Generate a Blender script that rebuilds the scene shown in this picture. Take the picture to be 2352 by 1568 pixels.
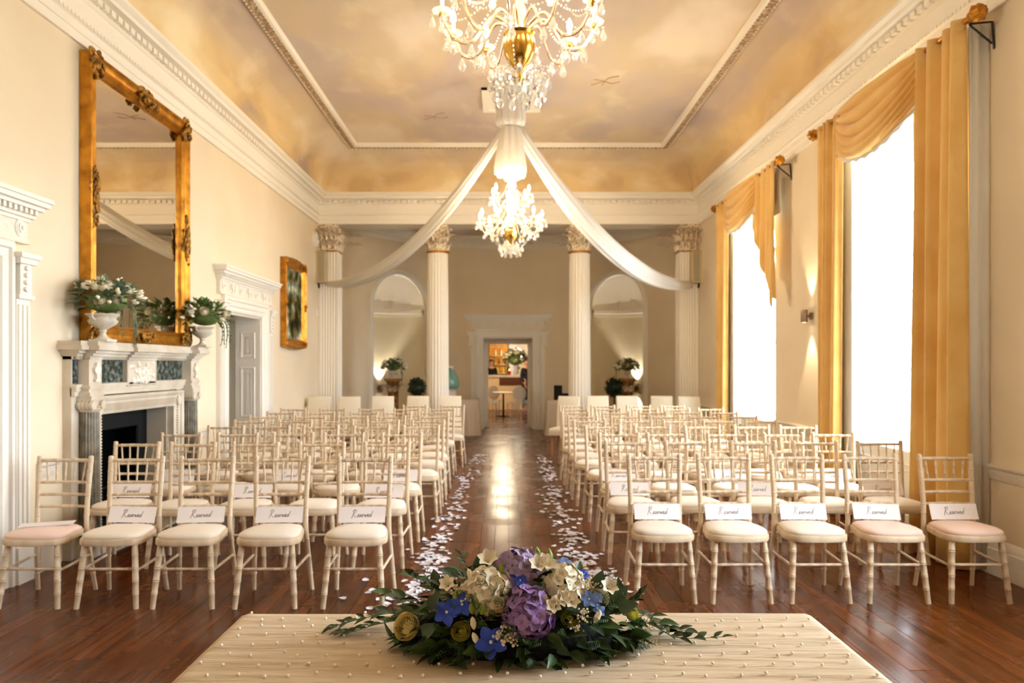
import bpy, math, random
from mathutils import Vector, Matrix, Euler
random.seed(7)
for o in list(bpy.data.objects): bpy.data.objects.remove(o)
S = bpy.context.scene
C = S.collection
PI = math.pi
EYE, F, VX, VY = 1.55, 1650.0, 1160.0, 838.0
WL, WR, YE, YB = -3.5, 3.64, 13.43, -3.0      # left wall, right wall, colonnade plane, wall behind the camera
# ---------------- camera, world, exposure ----------------
cam = bpy.data.cameras.new('camera'); camo = bpy.data.objects.new('camera', cam); C.objects.link(camo)
camo.location = (0, 0, EYE); camo.rotation_euler = (PI/2, 0, 0)
cam.sensor_width = 36; cam.lens = F/2352*36; cam.clip_start = .05; cam.clip_end = 200
cam.shift_x = (1176-VX)/2352; cam.shift_y = (VY-784)/2352
cam.dof.use_dof = True; cam.dof.focus_distance = 2.15; cam.dof.aperture_fstop = 4.0
S.camera = camo
W = bpy.data.worlds.new('daylight'); S.world = W; W.use_nodes = True
bg = W.node_tree.nodes['Background']; bg.inputs[0].default_value = (.80, .92, 1.04, 1); bg.inputs[1].default_value = 14.5
BULB, LAMP = 155.0, 2.8
S.view_settings.view_transform = 'Standard'; S.view_settings.look = 'None'
S.view_settings.exposure = 1.02; S.view_settings.gamma = 1; S.view_settings.use_curve_mapping = False
S.cycles.use_denoising = True; S.cycles.max_bounces = 6; S.cycles.diffuse_bounces = 5; S.cycles.glossy_bounces = 3; S.cycles.use_adaptive_sampling = True; S.cycles.adaptive_threshold = .1; S.cycles.adaptive_min_samples = 16; S.cycles.denoising_prefilter = 'ACCURATE'
S.cycles.transparent_max_bounces = 10; S.cycles.sample_clamp_indirect = 8
S.cycles.caustics_reflective = False; S.cycles.caustics_refractive = False
WIN = (2.82, 6.74, 10.66)                    # window centres along the wall
WH, WSP, WSILL, WX = 1.0, 3.08, .74, 4.15  # half width, springing height, sill height, sash plane
for c in WIN:                                # portals only guide the sampling of the sky through the panes
    l = bpy.data.lights.new('window_portal', 'AREA'); l.shape = 'RECTANGLE'; l.size = 2.2; l.size_y = 3.5
    l.cycles.is_portal = True
    o = bpy.data.objects.new('window_portal', l); C.objects.link(o); o.location = (WX+.25, c, 2.45); o.rotation_euler = (0, PI/2, 0)
    o.rotation_euler = Vector((-1, 0, 0)).to_track_quat('-Z', 'Z').to_euler()

# ---------------- helpers ----------------
def lin(c): return tuple((x/12.92 if x <= .04045 else ((x+.055)/1.055)**2.4) for x in (v/255 for v in c))+(1,)
def at(px, py, Y): return Vector(((px-VX)/F*Y, Y, EYE-(py-VY)/F*Y))
def nd(t, ty, **kw):
    n = t.nodes.new(ty)
    for k, v in kw.items(): setattr(n, k, v)
    return n
def pmat(name, col, rough=.5, metal=0, spec=.5, col2=None, nscale=4, nstretch=(1,1,1), bump=None, coat=0, sheen=0, var=0, trans=0, detail=4, lo=.35, hi=.65, sub=0):
    m = bpy.data.materials.new(name); m.use_nodes = True; t = m.node_tree; b = t.nodes['Principled BSDF']; L = t.links.new
    b.inputs['Base Color'].default_value = lin(col); b.inputs['Roughness'].default_value = rough; b.inputs['Metallic'].default_value = metal
    b.inputs['Specular IOR Level'].default_value = spec; b.inputs['Coat Weight'].default_value = coat; b.inputs['Coat Roughness'].default_value = .15
    b.inputs['Sheen Weight'].default_value = sheen; b.inputs['Transmission Weight'].default_value = trans
    tc = mp = None
    def coords(st):
        tc = nd(t, 'ShaderNodeTexCoord'); mp = nd(t, 'ShaderNodeMapping'); mp.inputs['Scale'].default_value = st; L(tc.outputs['Object'], mp.inputs['Vector']); return mp.outputs[0]
    src = None
    if col2:
        n = nd(t, 'ShaderNodeTexNoise'); n.inputs['Scale'].default_value = nscale; n.inputs['Detail'].default_value = detail; L(coords(nstretch), n.inputs['Vector'])
        r = nd(t, 'ShaderNodeValToRGB'); r.color_ramp.elements[0].position = lo; r.color_ramp.elements[1].position = hi
        r.color_ramp.elements[0].color = lin(col); r.color_ramp.elements[1].color = lin(col2); L(n.outputs['Fac'], r.inputs[0]); src = r.outputs[0]
    if var:
        oi = nd(t, 'ShaderNodeObjectInfo'); hs = nd(t, 'ShaderNodeHueSaturation'); mr = nd(t, 'ShaderNodeMapRange')
        mr.inputs[3].default_value = 1-var; mr.inputs[4].default_value = 1+var; L(oi.outputs['Random'], mr.inputs[0]); L(mr.outputs[0], hs.inputs['Value'])
        if src: L(src, hs.inputs['Color'])
        else: hs.inputs['Color'].default_value = lin(col)
        src = hs.outputs[0]
    if src: L(src, b.inputs['Base Color'])
    if bump:
        n = nd(t, 'ShaderNodeTexNoise'); n.inputs['Scale'].default_value = bump[0]; n.inputs['Detail'].default_value = 5
        L(coords(bump[2] if len(bump) > 2 else (1,1,1)), n.inputs['Vector'])
        bp = nd(t, 'ShaderNodeBump'); bp.inputs['Strength'].default_value = bump[1]; bp.inputs['Distance'].default_value = .02
        L(n.outputs['Fac'], bp.inputs['Height']); L(bp.outputs[0], b.inputs['Normal'])
    return m
def emat(name, col, s):
    m = bpy.data.materials.new(name); m.use_nodes = True; t = m.node_tree; t.nodes.remove(t.nodes['Principled BSDF'])
    e = nd(t, 'ShaderNodeEmission'); e.inputs[0].default_value = col+(1,); e.inputs[1].default_value = s
    t.links.new(e.outputs[0], t.nodes['Material Output'].inputs[0]); return m
def mixmat(name, parts):
    """weighted sum of shaders: ('Transparent'|'Glossy'|'Diffuse'|'Translucent', colour, weight, rough)"""
    m = bpy.data.materials.new(name); m.use_nodes = True; t = m.node_tree; t.nodes.remove(t.nodes['Principled BSDF']); L = t.links.new
    prev = None; acc = 0
    for ty, col, w, r in parts:
        n = nd(t, 'ShaderNodeBsdf'+ty); n.inputs['Color'].default_value = lin(col)
        if ty == 'Glossy': n.inputs['Roughness'].default_value = r
        acc += w
        if prev is None: prev = n
        else:
            x = nd(t, 'ShaderNodeMixShader'); x.inputs[0].default_value = w/acc; L(prev.outputs[0], x.inputs[1]); L(n.outputs[0], x.inputs[2]); prev = x
    L(prev.outputs[0], t.nodes['Material Output'].inputs[0]); return m

def basis(o): return Matrix.LocRotScale(o.location, o.rotation_euler, o.scale)
def wmat(o): return (wmat(o.parent) @ basis(o)) if o.parent else basis(o)
class MB:
    def __init__(s): s.v = []; s.f = []; s.M = None
    def add(s, vs, fs):
        k = len(s.v); M = s.M
        s.v += [tuple(M @ Vector(p)) if M else tuple(p) for p in vs]; s.f += [tuple(i+k for i in q) for q in fs]; return s
    def box(s, x0, x1, y0, y1, z0, z1):
        return s.add([(x0,y0,z0),(x1,y0,z0),(x1,y1,z0),(x0,y1,z0),(x0,y0,z1),(x1,y0,z1),(x1,y1,z1),(x0,y1,z1)],
                     [(0,3,2,1),(4,5,6,7),(0,1,5,4),(1,2,6,5),(2,3,7,6),(3,0,4,7)])
    def bbox(s, x0, x1, y0, y1, z0, z1, b=.004):     # box with chamfered top edges
        vs = []; 
        for z, d in ((z0,0),(z1-b,0),(z1,b)): vs += [(x0+d,y0+d,z),(x1-d,y0+d,z),(x1-d,y1-d,z),(x0+d,y1-d,z)]
        fs = [(3,2,1,0),(8,9,10,11)]
        for k in (0,4): fs += [(k+i,k+(i+1)%4,k+4+(i+1)%4,k+4+i) for i in range(4)]
        return s.add(vs, fs)
    def grid(s, rows, closeu=False, closev=False):
        n, m = len(rows), len(rows[0]); fs = []
        for i in range(n if closev else n-1):
            for j in range(m if closeu else m-1):
                fs.append((i*m+j, i*m+(j+1)%m, ((i+1)%n)*m+(j+1)%m, ((i+1)%n)*m+j))
        return s.add([p for r in rows for p in r], fs)
    def lathe(s, prof, n=16, c=(0,0,0), cap=True):
        rows = [[(c[0]+r*math.cos(2*PI*i/n), c[1]+r*math.sin(2*PI*i/n), c[2]+z) for i in range(n)] for r, z in prof]
        k = len(s.v); s.grid(rows, closeu=True)
        if cap: 
            if prof[0][0] > 1e-4: s.f.append(tuple(k+i for i in reversed(range(n))))
            if prof[-1][0] > 1e-4: s.f.append(tuple(k+(len(prof)-1)*n+i for i in range(n)))
        return s
    def tube(s, pts, rad, n=8, cap=True, sq=None):
        pts = [Vector(p) for p in pts]
        if not hasattr(rad, '__len__'): rad = [rad]*len(pts)
        rows = []; nor = None
        for i, p in enumerate(pts):
            t = (pts[min(i+1, len(pts)-1)]-pts[max(i-1, 0)]).normalized()
            if nor is None: nor = t.orthogonal().normalized() if abs(t.z) < .9 else Vector((1,0,0))
            nor = (nor - t*nor.dot(t)).normalized(); bi = t.cross(nor)
            rows.append([p+(nor*math.cos(2*PI*j/n)+bi*math.sin(2*PI*j/n)*(sq or 1))*rad[i] for j in range(n)])
        k = len(s.v); s.grid(rows, closeu=True)
        if cap: s.f.append(tuple(k+i for i in reversed(range(n)))); s.f.append(tuple(k+(len(rows)-1)*n+i for i in range(n)))
        return s
    def ell(s, c, r, n=12, m=8):
        rows = [[(c[0]+r[0]*math.sin(PI*i/m)*math.cos(2*PI*j/n), c[1]+r[1]*math.sin(PI*i/m)*math.sin(2*PI*j/n), c[2]-r[2]*math.cos(PI*i/m)) for j in range(n)] for i in range(m+1)]
        return s.grid(rows, closeu=True)
    def sect(s, pts, z0, z1, cap=True):                # vertical extrusion of a closed outline
        n = len(pts); k = len(s.v)
        s.grid([[(x,y,z0) for x,y in pts], [(x,y,z1) for x,y in pts]], closeu=True)
        if cap: s.f.append(tuple(k+i for i in reversed(range(n)))); s.f.append(tuple(k+n+i for i in range(n)))
        return s
    def prism(s, pts, mp, h0, h1):                      # outline in (u,z) mapped by mp(u,z,h), between two heights off the wall
        n = len(pts); k = len(s.v)
        s.grid([[mp(u,z,h0) for u,z in pts], [mp(u,z,h1) for u,z in pts]], closeu=True)
        s.f.append(tuple(k+i for i in reversed(range(n)))); s.f.append(tuple(k+n+i for i in range(n))); return s
    def wbox(s, mp, u0, u1, z0, z1, h0, h1): return s.prism([(u0,z0),(u1,z0),(u1,z1),(u0,z1)], mp, h0, h1)
    def rect(s, u0, u1, z0, z1, prof, mp, openb=False):  # moulding swept round a rectangle, mitred; prof = (inset, height off wall)
        rows = []
        for d, h in prof:
            zb = z0 if openb else z0+d
            rows.append([mp(u0+d,zb,h), mp(u0+d,z1-d,h), mp(u1-d,z1-d,h), mp(u1-d,zb,h)])
        return s.grid(rows, closeu=not openb)
    def build(s, name, m, parent=None, ang=40, local=False):
        me = bpy.data.meshes.new(name); vs = s.v
        if parent is not None and not local:
            inv = wmat(parent).inverted(); vs = [tuple(inv @ Vector(p)) for p in vs]
        me.from_pydata(vs, [], s.f); me.materials.append(m)
        if ang:
            me.polygons.foreach_set('use_smooth', [True]*len(me.polygons)); me.set_sharp_from_angle(angle=math.radians(ang))
        me.validate()
        o = bpy.data.objects.new(name, me); C.objects.link(o)
        if parent is not None: o.parent = parent
        return o
def tag(o, label=None, cat=None, group=None, kind=None):
    if label: o['label'] = label
    if cat: o['category'] = cat
    if group: o['group'] = group
    if kind: o['kind'] = kind
    return o
def thing(name, label, cat, loc=(0,0,0), rz=0, group=None, kind=None):
    o = bpy.data.objects.new(name, None); C.objects.link(o); o.location = loc; o.rotation_euler = (0,0,rz); o.empty_display_size = .05
    return tag(o, label, cat, group, kind)
def inst(src, parent=None, M=None, name=None):
    c = src.copy(); C.objects.link(c); c.parent = parent
    if name: c.name = name
    if M is not None: c.matrix_basis = M
    for k in ('category', 'label', 'group'):
        if k in c.keys() and parent is not None: del c[k]
    return c
def tree(src, loc, rz=None, parent=None):
    c = src.copy(); C.objects.link(c); c.parent = parent
    if loc is not None: c.location = loc
    if rz is not None: c.rotation_euler = (0,0,rz)
    for ch in list(src.children): tree(ch, None, None, c)
    return c
def meshobj(mb, name, m, ang=40):                     # mesh kept as a source for copies: first use is the object itself
    return mb.build(name, m, None, ang)
class Pool:
    """hands out the first object itself and then copies that share its mesh"""
    def __init__(s, mb, name, m, ang=40): s.o = mb.build(name, m, None, ang); s.used = False
    def put(s, parent, M=None):
        o = s.o
        if s.used: o = s.o.copy(); C.objects.link(o)
        s.used = True; o.parent = parent
        if M is not None: o.matrix_basis = M
        return o
    def drop(s):
        if not s.used: bpy.data.objects.remove(s.o)
def TR(loc, rot=(0,0,0), sc=1): return Matrix.LocRotScale(Vector(loc), Euler(rot), Vector((sc,)*3 if not hasattr(sc,'__len__') else sc))
def align(loc, zdir, spin=0, sc=1):
    q = Vector(zdir).normalized().to_track_quat('Z', 'Y'); return Matrix.Translation(loc) @ q.to_matrix().to_4x4() @ Matrix.Rotation(spin, 4, 'Z') @ Matrix.Diagonal(Vector(((sc,)*3 if not hasattr(sc,'__len__') else sc)).to_4d())
def mpL(u, z, h): return (WL+h, u, z)
def mpR(u, z, h): return (WR-h, u, z)
def crom(pts, k=6):
    out = []; n = len(pts)
    for i in range(n-1):
        p0, p1, p2, p3 = [Vector(pts[max(0, min(n-1, i+d))]) for d in (-1,0,1,2)]
        for j in range(k):
            t = j/k; out.append(.5*((2*p1)+(p2-p0)*t+(2*p0-5*p1+4*p2-p3)*t*t+(3*p1-p0-3*p2+p3)*t**3))
    out.append(Vector(pts[-1])); return out
def lerp(a, b, t): return a+(b-a)*t

# ---------------- materials ----------------
m_wall = pmat('linen wallcovering', (230,212,182), .85, bump=(420,.10,(1,1,.25)), col2=(235,218,189), nscale=1.2)
m_white = pmat('white painted joinery', (238,232,220), .45, bump=(60,.02))
m_plaster = pmat('cream plasterwork', (243,235,220), .6)
m_relief = pmat('cream relief plaster', (238,228,210), .65, bump=(38,.55))
m_cap = pmat('gilded cream capital', (238,224,198), .5, col2=(176,132,66), nscale=24, lo=.48, hi=.62, bump=(40,.5))
m_gold = pmat('old gilt', (168,108,28), .34, metal=.75, col2=(216,150,48), nscale=9, bump=(55,.25))
m_giltdark = pmat('dark carved gilt', (92,58,20), .4, metal=.6, col2=(206,150,60), nscale=30, bump=(70,.8))
m_brass = pmat('brass', (214,166,74), .22, metal=1)
m_marble = pmat('white marble', (222,212,194), .35, col2=(196,180,156), nscale=3, bump=(30,.03))
m_marblecarve = pmat('carved marble', (236,228,212), .5, bump=(34,.6))
m_greymarble = pmat('grey veined marble', (136,126,106), .35, col2=(96,88,72), nscale=14)
m_green = pmat('green marble', (34,48,42), .25, col2=(128,138,132), nscale=22, detail=8, lo=.46, hi=.72)
m_black = pmat('black iron', (10,9,9), .6, spec=.2, bump=(120,.1))
m_soot = pmat('sooty brick', (10,8,7), .9)
m_dark = pmat('dark grey metal', (60,56,52), .4, metal=.6)
m_steel = pmat('brushed bronze metal', (150,128,104), .3, metal=.8)
m_gap = pmat('dark floor gap', (34,18,10), .8)
m_lime = pmat('limewashed beech', (222,200,168), .5, col2=(198,164,122), nscale=16, nstretch=(1,1,.35), lo=.46, hi=.78, bump=(90,.04), var=.06)
m_seat = pmat('ivory seat fabric', (240,226,206), .8, sheen=.2, bump=(300,.04), var=.03)
m_seatp = pmat('blush seat fabric', (240,208,190), .8, sheen=.2, bump=(300,.04))
m_card = pmat('white card', (246,238,236), .6)
m_ink = pmat('black ink', (40,36,40), .7)
m_parson = pmat('ivory leatherette', (238,228,206), .45)
m_orange = pmat('honey oak', (178,112,50), .45)
m_curtain = pmat('gold velvet', (238,198,122), .75, sheen=.35, bump=(160,.06,(1,1,.2)), col2=(228,180,96), nscale=2.5)
m_lining = pmat('white curtain lining', (240,238,232), .8)
m_petal = mixmat('white petal', [('Diffuse', (250,248,255), .85, 0), ('Translucent', (250,248,255), .15, 0)])
m_veil = mixmat('white voile', [('Diffuse', (250,246,240), .62, 0), ('Translucent', (250,244,234), .33, 0), ('Transparent', (255,255,255), .05, 0)])
m_glass = mixmat('clear glass', [('Transparent', (255,255,255), .93, 0), ('Glossy', (255,255,255), .07, .0)])
m_crystal = mixmat('cut crystal', [('Transparent', (255,255,255), .46, 0), ('Glossy', (255,252,246), .30, .12), ('Translucent', (255,250,238), .14, 0), ('Diffuse', (255,250,238), .10, 0)])
m_acryl = mixmat('clear acrylic', [('Transparent', (240,244,255), .62, 0), ('Glossy', (236,242,255), .23, .08), ('Diffuse', (225,235,250), .15, 0)])
m_mirror = pmat('mirror glass', (232,226,214), .0, metal=1)
m_bulb = emat('lit candle bulb', (1.0, .81, .55), BULB)
m_bulb2 = emat('bright candle bulb', (1.0, .79, .52), BULB*2.0)
m_tan = pmat('tan tulle over cloth', (214,192,160), .85, col2=(204,181,147), nscale=3, nstretch=(.5,1.5,1), bump=(7,.9,(.5,4,1)))
m_pearl = pmat('pearl', (252,244,230), .35)
m_leaf = pmat('dark glossy leaf', (42,62,26), .45, var=.5, col2=(60,86,34), nscale=30)
m_euc = pmat('eucalyptus leaf', (72,96,70), .55, var=.3)
m_fern = pmat('fern green', (58,88,34), .6, var=.3)
m_lav = pmat('lilac petal', (172,150,186), .7, var=.12)
m_purple = pmat('purple petal', (156,122,186), .7, var=.14)
m_ivoryp = pmat('ivory petal', (242,232,206), .7, var=.06)
m_yel = pmat('pale yellow rose', (255,238,176), .6, var=.05)
m_cream = pmat('cream rose', (252,244,218), .6, var=.05)
m_lime2 = pmat('lime green bloom', (214,208,104), .6, var=.08)
m_blue = pmat('blue delphinium', (50,84,214), .6, var=.25)
m_pblue = pmat('pale blue delphinium', (110,140,206), .6, var=.2)
m_berry = pmat('white berry', (240,226,200), .6)
m_bud = pmat('green bud', (150,168,72), .6)
m_stem = pmat('green stem', (70,84,36), .6)
m_bark = pmat('bark', (84,60,40), .8, bump=(40,.4))
m_linen = pmat('cream table linen', (224,206,184), .85)
m_teal = pmat('teal gloss', (128,182,170), .12, coat=.6)
m_navy = pmat('navy cloth', (22,28,46), .8)
m_blackc = pmat('black cloth', (18,17,20), .8)
m_skin = pmat('skin', (206,150,120), .6)
m_hair = pmat('dark hair', (34,22,16), .6)
m_barb = pmat('dark walnut', (88,44,24), .4, bump=(20,.05,(.2,1,6)))
m_red = pmat('red glass', (200,30,22), .3)
m_pedestal = pmat('carved brown pedestal', (112,78,42), .5, col2=(176,128,66), nscale=14, bump=(18,.7))
m_stone = pmat('white stone urn', (226,216,198), .6, bump=(40,.1))
m_rail = pmat('carved pale rail', (226,216,198), .6, bump=(70,.5))
m_lattice = pmat('bronze lattice band', (150,120,88), .55, col2=(198,172,138), nscale=26, detail=1, lo=.45, hi=.55)

def ceiling_mat():
    m = bpy.data.materials.new('painted sky'); m.use_nodes = True; t = m.node_tree; b = t.nodes['Principled BSDF']; L = t.links.new
    b.inputs['Roughness'].default_value = .9; b.inputs['Specular IOR Level'].default_value = .15
    tc = nd(t, 'ShaderNodeTexCoord'); mp = nd(t, 'ShaderNodeMapping'); mp.inputs['Scale'].default_value = (1, .62, 1.6); L(tc.outputs['Object'], mp.inputs[0])
    def noise(sc, det, dist, off):
        m2 = nd(t, 'ShaderNodeMapping'); m2.inputs['Location'].default_value = off; L(mp.outputs[0], m2.inputs[0])
        n = nd(t, 'ShaderNodeTexNoise'); n.inputs['Scale'].default_value = sc; n.inputs['Detail'].default_value = det; n.inputs['Distortion'].default_value = dist*.3; n.inputs['Roughness'].default_value = .45
        L(m2.outputs[0], n.inputs['Vector']); return n.outputs['Fac']
    def ramp(f, stops):
        r = nd(t, 'ShaderNodeValToRGB'); e = r.color_ramp.elements
        while len(e) < len(stops): e.new(.5)
        for q, (p, c) in zip(e, stops): q.position = p; q.color = lin(c)
        r.color_ramp.interpolation = 'EASE'; L(f, r.inputs[0]); return r.outputs[0]
    flat = ramp(noise(.55, 4, .8, (3,1,0)), [(.30,(178,164,166)), (.44,(200,184,176)), (.56,(216,196,168)), (.68,(240,224,204))])
    cove = ramp(noise(.9, 4, 1.2, (7,4,2)), [(.30,(186,162,140)), (.42,(214,182,134)), (.54,(228,198,146)), (.70,(244,224,184))])
    sep = nd(t, 'ShaderNodeSeparateXYZ'); L(tc.outputs['Object'], sep.inputs[0])
    mr = nd(t, 'ShaderNodeMapRange'); mr.inputs[1].default_value = 5.48; mr.inputs[2].default_value = 5.05; L(sep.outputs['Z'], mr.inputs[0])
    mx = nd(t, 'ShaderNodeMix', data_type='RGBA'); L(mr.outputs[0], mx.inputs['Factor']); L(flat, mx.inputs['A']); L(cove, mx.inputs['B'])
    puff = nd(t, 'ShaderNodeMapRange'); puff.inputs[1].default_value = .56; puff.inputs[2].default_value = .74; L(noise(1.7, 6, .4, (1,9,5)), puff.inputs[0])
    pm = nd(t, 'ShaderNodeMath', operation='MULTIPLY'); pm.inputs[1].default_value = .55; L(puff.outputs[0], pm.inputs[0])
    m2 = nd(t, 'ShaderNodeMix', data_type='RGBA'); m2.inputs['B'].default_value = lin((246,228,192)); L(pm.outputs[0], m2.inputs['Factor']); L(mx.outputs['Result'], m2.inputs['A'])
    L(m2.outputs['Result'], b.inputs['Base Color']); return m
m_sky = ceiling_mat()
def plank_mat():
    m = bpy.data.materials.new('oiled floor board'); m.use_nodes = True; t = m.node_tree; b = t.nodes['Principled BSDF']; L = t.links.new
    ge = nd(t, 'ShaderNodeNewGeometry'); oi = nd(t, 'ShaderNodeObjectInfo'); mp = nd(t, 'ShaderNodeMapping'); mp.inputs['Scale'].default_value = (26, .9, 1)
    cx = nd(t, 'ShaderNodeCombineXYZ'); ml = nd(t, 'ShaderNodeMath', operation='MULTIPLY'); ml.inputs[1].default_value = 37; L(oi.outputs['Random'], ml.inputs[0]); L(ml.outputs[0], cx.inputs['Z'])
    ad = nd(t, 'ShaderNodeVectorMath', operation='ADD'); L(ge.outputs['Position'], mp.inputs[0]); L(mp.outputs[0], ad.inputs[0]); L(cx.outputs[0], ad.inputs[1])
    n = nd(t, 'ShaderNodeTexNoise'); n.inputs['Scale'].default_value = 1.0; n.inputs['Detail'].default_value = 6; L(ad.outputs[0], n.inputs['Vector'])
    r = nd(t, 'ShaderNodeValToRGB'); r.color_ramp.elements[0].position = .3; r.color_ramp.elements[1].position = .72
    r.color_ramp.elements[0].color = lin((70,33,11)); r.color_ramp.elements[1].color = lin((118,60,21)); L(n.outputs['Fac'], r.inputs[0])
    mr = nd(t, 'ShaderNodeMapRange'); mr.inputs[3].default_value = .78; mr.inputs[4].default_value = 1.2; L(oi.outputs['Random'], mr.inputs[0])
    hs = nd(t, 'ShaderNodeHueSaturation'); L(mr.outputs[0], hs.inputs['Value']); L(r.outputs[0], hs.inputs['Color']); L(hs.outputs[0], b.inputs['Base Color'])
    n2 = nd(t, 'ShaderNodeTexNoise'); n2.inputs['Scale'].default_value = 2.2; n2.inputs['Detail'].default_value = 5; L(ge.outputs['Position'], n2.inputs['Vector'])
    rr = nd(t, 'ShaderNodeMapRange'); rr.inputs[1].default_value = .3; rr.inputs[2].default_value = .7; rr.inputs[3].default_value = .17; rr.inputs[4].default_value = .33; L(n2.outputs['Fac'], rr.inputs[0]); L(rr.outputs[0], b.inputs['Roughness'])
    bp = nd(t, 'ShaderNodeBump'); bp.inputs['Strength'].default_value = .06; bp.inputs['Distance'].default_value = .01; L(n.outputs['Fac'], bp.inputs['Height']); L(bp.outputs[0], b.inputs['Normal'])
    b.inputs['Specular IOR Level'].default_value = .2
    return m
m_plank = plank_mat()
def canvas_mat():
    """generic dark landscape: sky patch, foliage masses and pale shapes from noise"""
    m = bpy.data.materials.new('oil on canvas'); m.use_nodes = True; t = m.node_tree; b = t.nodes['Principled BSDF']; L = t.links.new
    tc = nd(t, 'ShaderNodeTexCoord'); n = nd(t, 'ShaderNodeTexNoise'); n.inputs['Scale'].default_value = 3.6; n.inputs['Detail'].default_value = 5; L(tc.outputs['Object'], n.inputs['Vector'])
    r = nd(t, 'ShaderNodeValToRGB'); e = r.color_ramp.elements
    for q in range(3): e.new(.5)
    for q, (p, c) in zip(e, [(.34,(26,22,10)), (.44,(62,58,26)), (.50,(112,100,52)), (.57,(128,146,140)), (.66,(240,220,160))]): q.position = p; q.color = lin(c)
    L(n.outputs['Fac'], r.inputs[0]); L(r.outputs[0], b.inputs['Base Color']); b.inputs['Roughness'].default_value = .75; b.inputs['Specular IOR Level'].default_value = .1; return m
m_canvas = canvas_mat()
# ---------------- floor ----------------
fl = tag(MB().box(WL-.6, WR+.6, YB, 29.5, -.06, -.012).build('floor', m_gap), 'glossy brown boarded floor of the hall', kind='structure')
PWD = .1262
mb = MB().bbox(-PWD/2+.0008, PWD/2-.0008, -.5, .5, -.012, 0, .0012)
pool = Pool(mb, 'plank', m_plank, 0)
ncol = int(math.ceil((WR-WL)/PWD)); cells = []
for i in range(ncol):
    y = 3.0 - random.uniform(0, 2.4); x = WL + PWD*(i+.5)
    while y < 17.6:
        Ln = random.uniform(2.5, 3.7); cells.append((x, y, min(Ln, 17.9-y))); y += Ln
cells.sort(key=lambda c: c[1]*(1+.0*abs(c[0])))
mbs = MB()
for k, (x, y, Ln) in enumerate(cells):
    if k < 300: pool.put(fl, TR((x, y+Ln/2, 0), (0,0,0), (1, Ln-.002, 1)))
    else:
        mbs.M = TR((x, y+Ln/2, 0), (0,0,0), (1, Ln-.002, 1)); mbs.bbox(-PWD/2+.0008, PWD/2-.0008, -.5, .5, -.012, 0, .0012)
if mbs.v: tag(mbs.build('plank_field', m_plank, fl, 0), kind='stuff')
MB().box(WL, WR, YB, .6, -.012, 0).build('boards', m_plank, fl, 0)
MB().box(-3, 3.2, 17.9, 29.5, -.012, 0).build('boards', m_plank, fl, 0)
gr = tag(MB().box(WR+.7, 60, -30, 50, -1.2, -1.0).build('ground_outside', pmat('pale gravel', (176,176,166), .9)), 'pale ground outside the tall windows', kind='structure')

# ---------------- walls ----------------
ZT = 5.5
D1, D2 = (3.55, 4.86), (9.05, 10.30)      # door openings on the left wall
FP = (6.10, 7.44, 1.12)                   # fireplace opening
wl = MB(); T = .35
def lw(y0, y1, z0, z1): wl.box(WL-T, WL, y0, y1, z0, z1)
lw(YB, D1[0], 0, ZT); lw(D1[0], D1[1], 2.22, ZT); lw(D1[1], FP[0], 0, ZT); lw(FP[0], FP[1], FP[2], ZT); lw(FP[1], D2[0], 0, ZT); lw(D2[0], D2[1], 2.22, ZT); lw(D2[1], 13.95, 0, ZT)
tag(wl.build('wall_left', m_wall, None, 0), 'cream linen wall with the fireplace and two doors', kind='structure')
wb = tag(MB().box(WL-.3, WR+.5, YB-.3, YB, 0, ZT).build('wall_back', m_wall, None, 0), 'cream wall behind the camera', kind='structure')
# right wall with three arched openings
wr = MB(); NA = 20
def rw(y0, y1, z0, z1): wr.box(WR, WX+.12, y0, y1, z0, z1)
ys = [YB] + [v for c in WIN for v in (c-WH, c+WH)] + [13.95]
for k in range(0, len(ys), 2): rw(ys[k], ys[k+1], 0, ZT)
for c in WIN:
    rw(c-WH, c+WH, 0, WSILL)
    arc = [(c-WH*math.cos(PI*i/NA), WSP+WH*math.sin(PI*i/NA)) for i in range(NA+1)]
    for X in (WR, WX+.12): wr.grid([[(X, y, z) for y, z in arc], [(X, y, ZT) for y, z in arc]])
    wr.grid([[(WR, y, z) for y, z in arc], [(WX+.12, y, z) for y, z in arc]])
tag(wr.build('wall_right', m_wall, None, 0), 'cream linen wall with tall arched windows', kind='structure')
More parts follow.
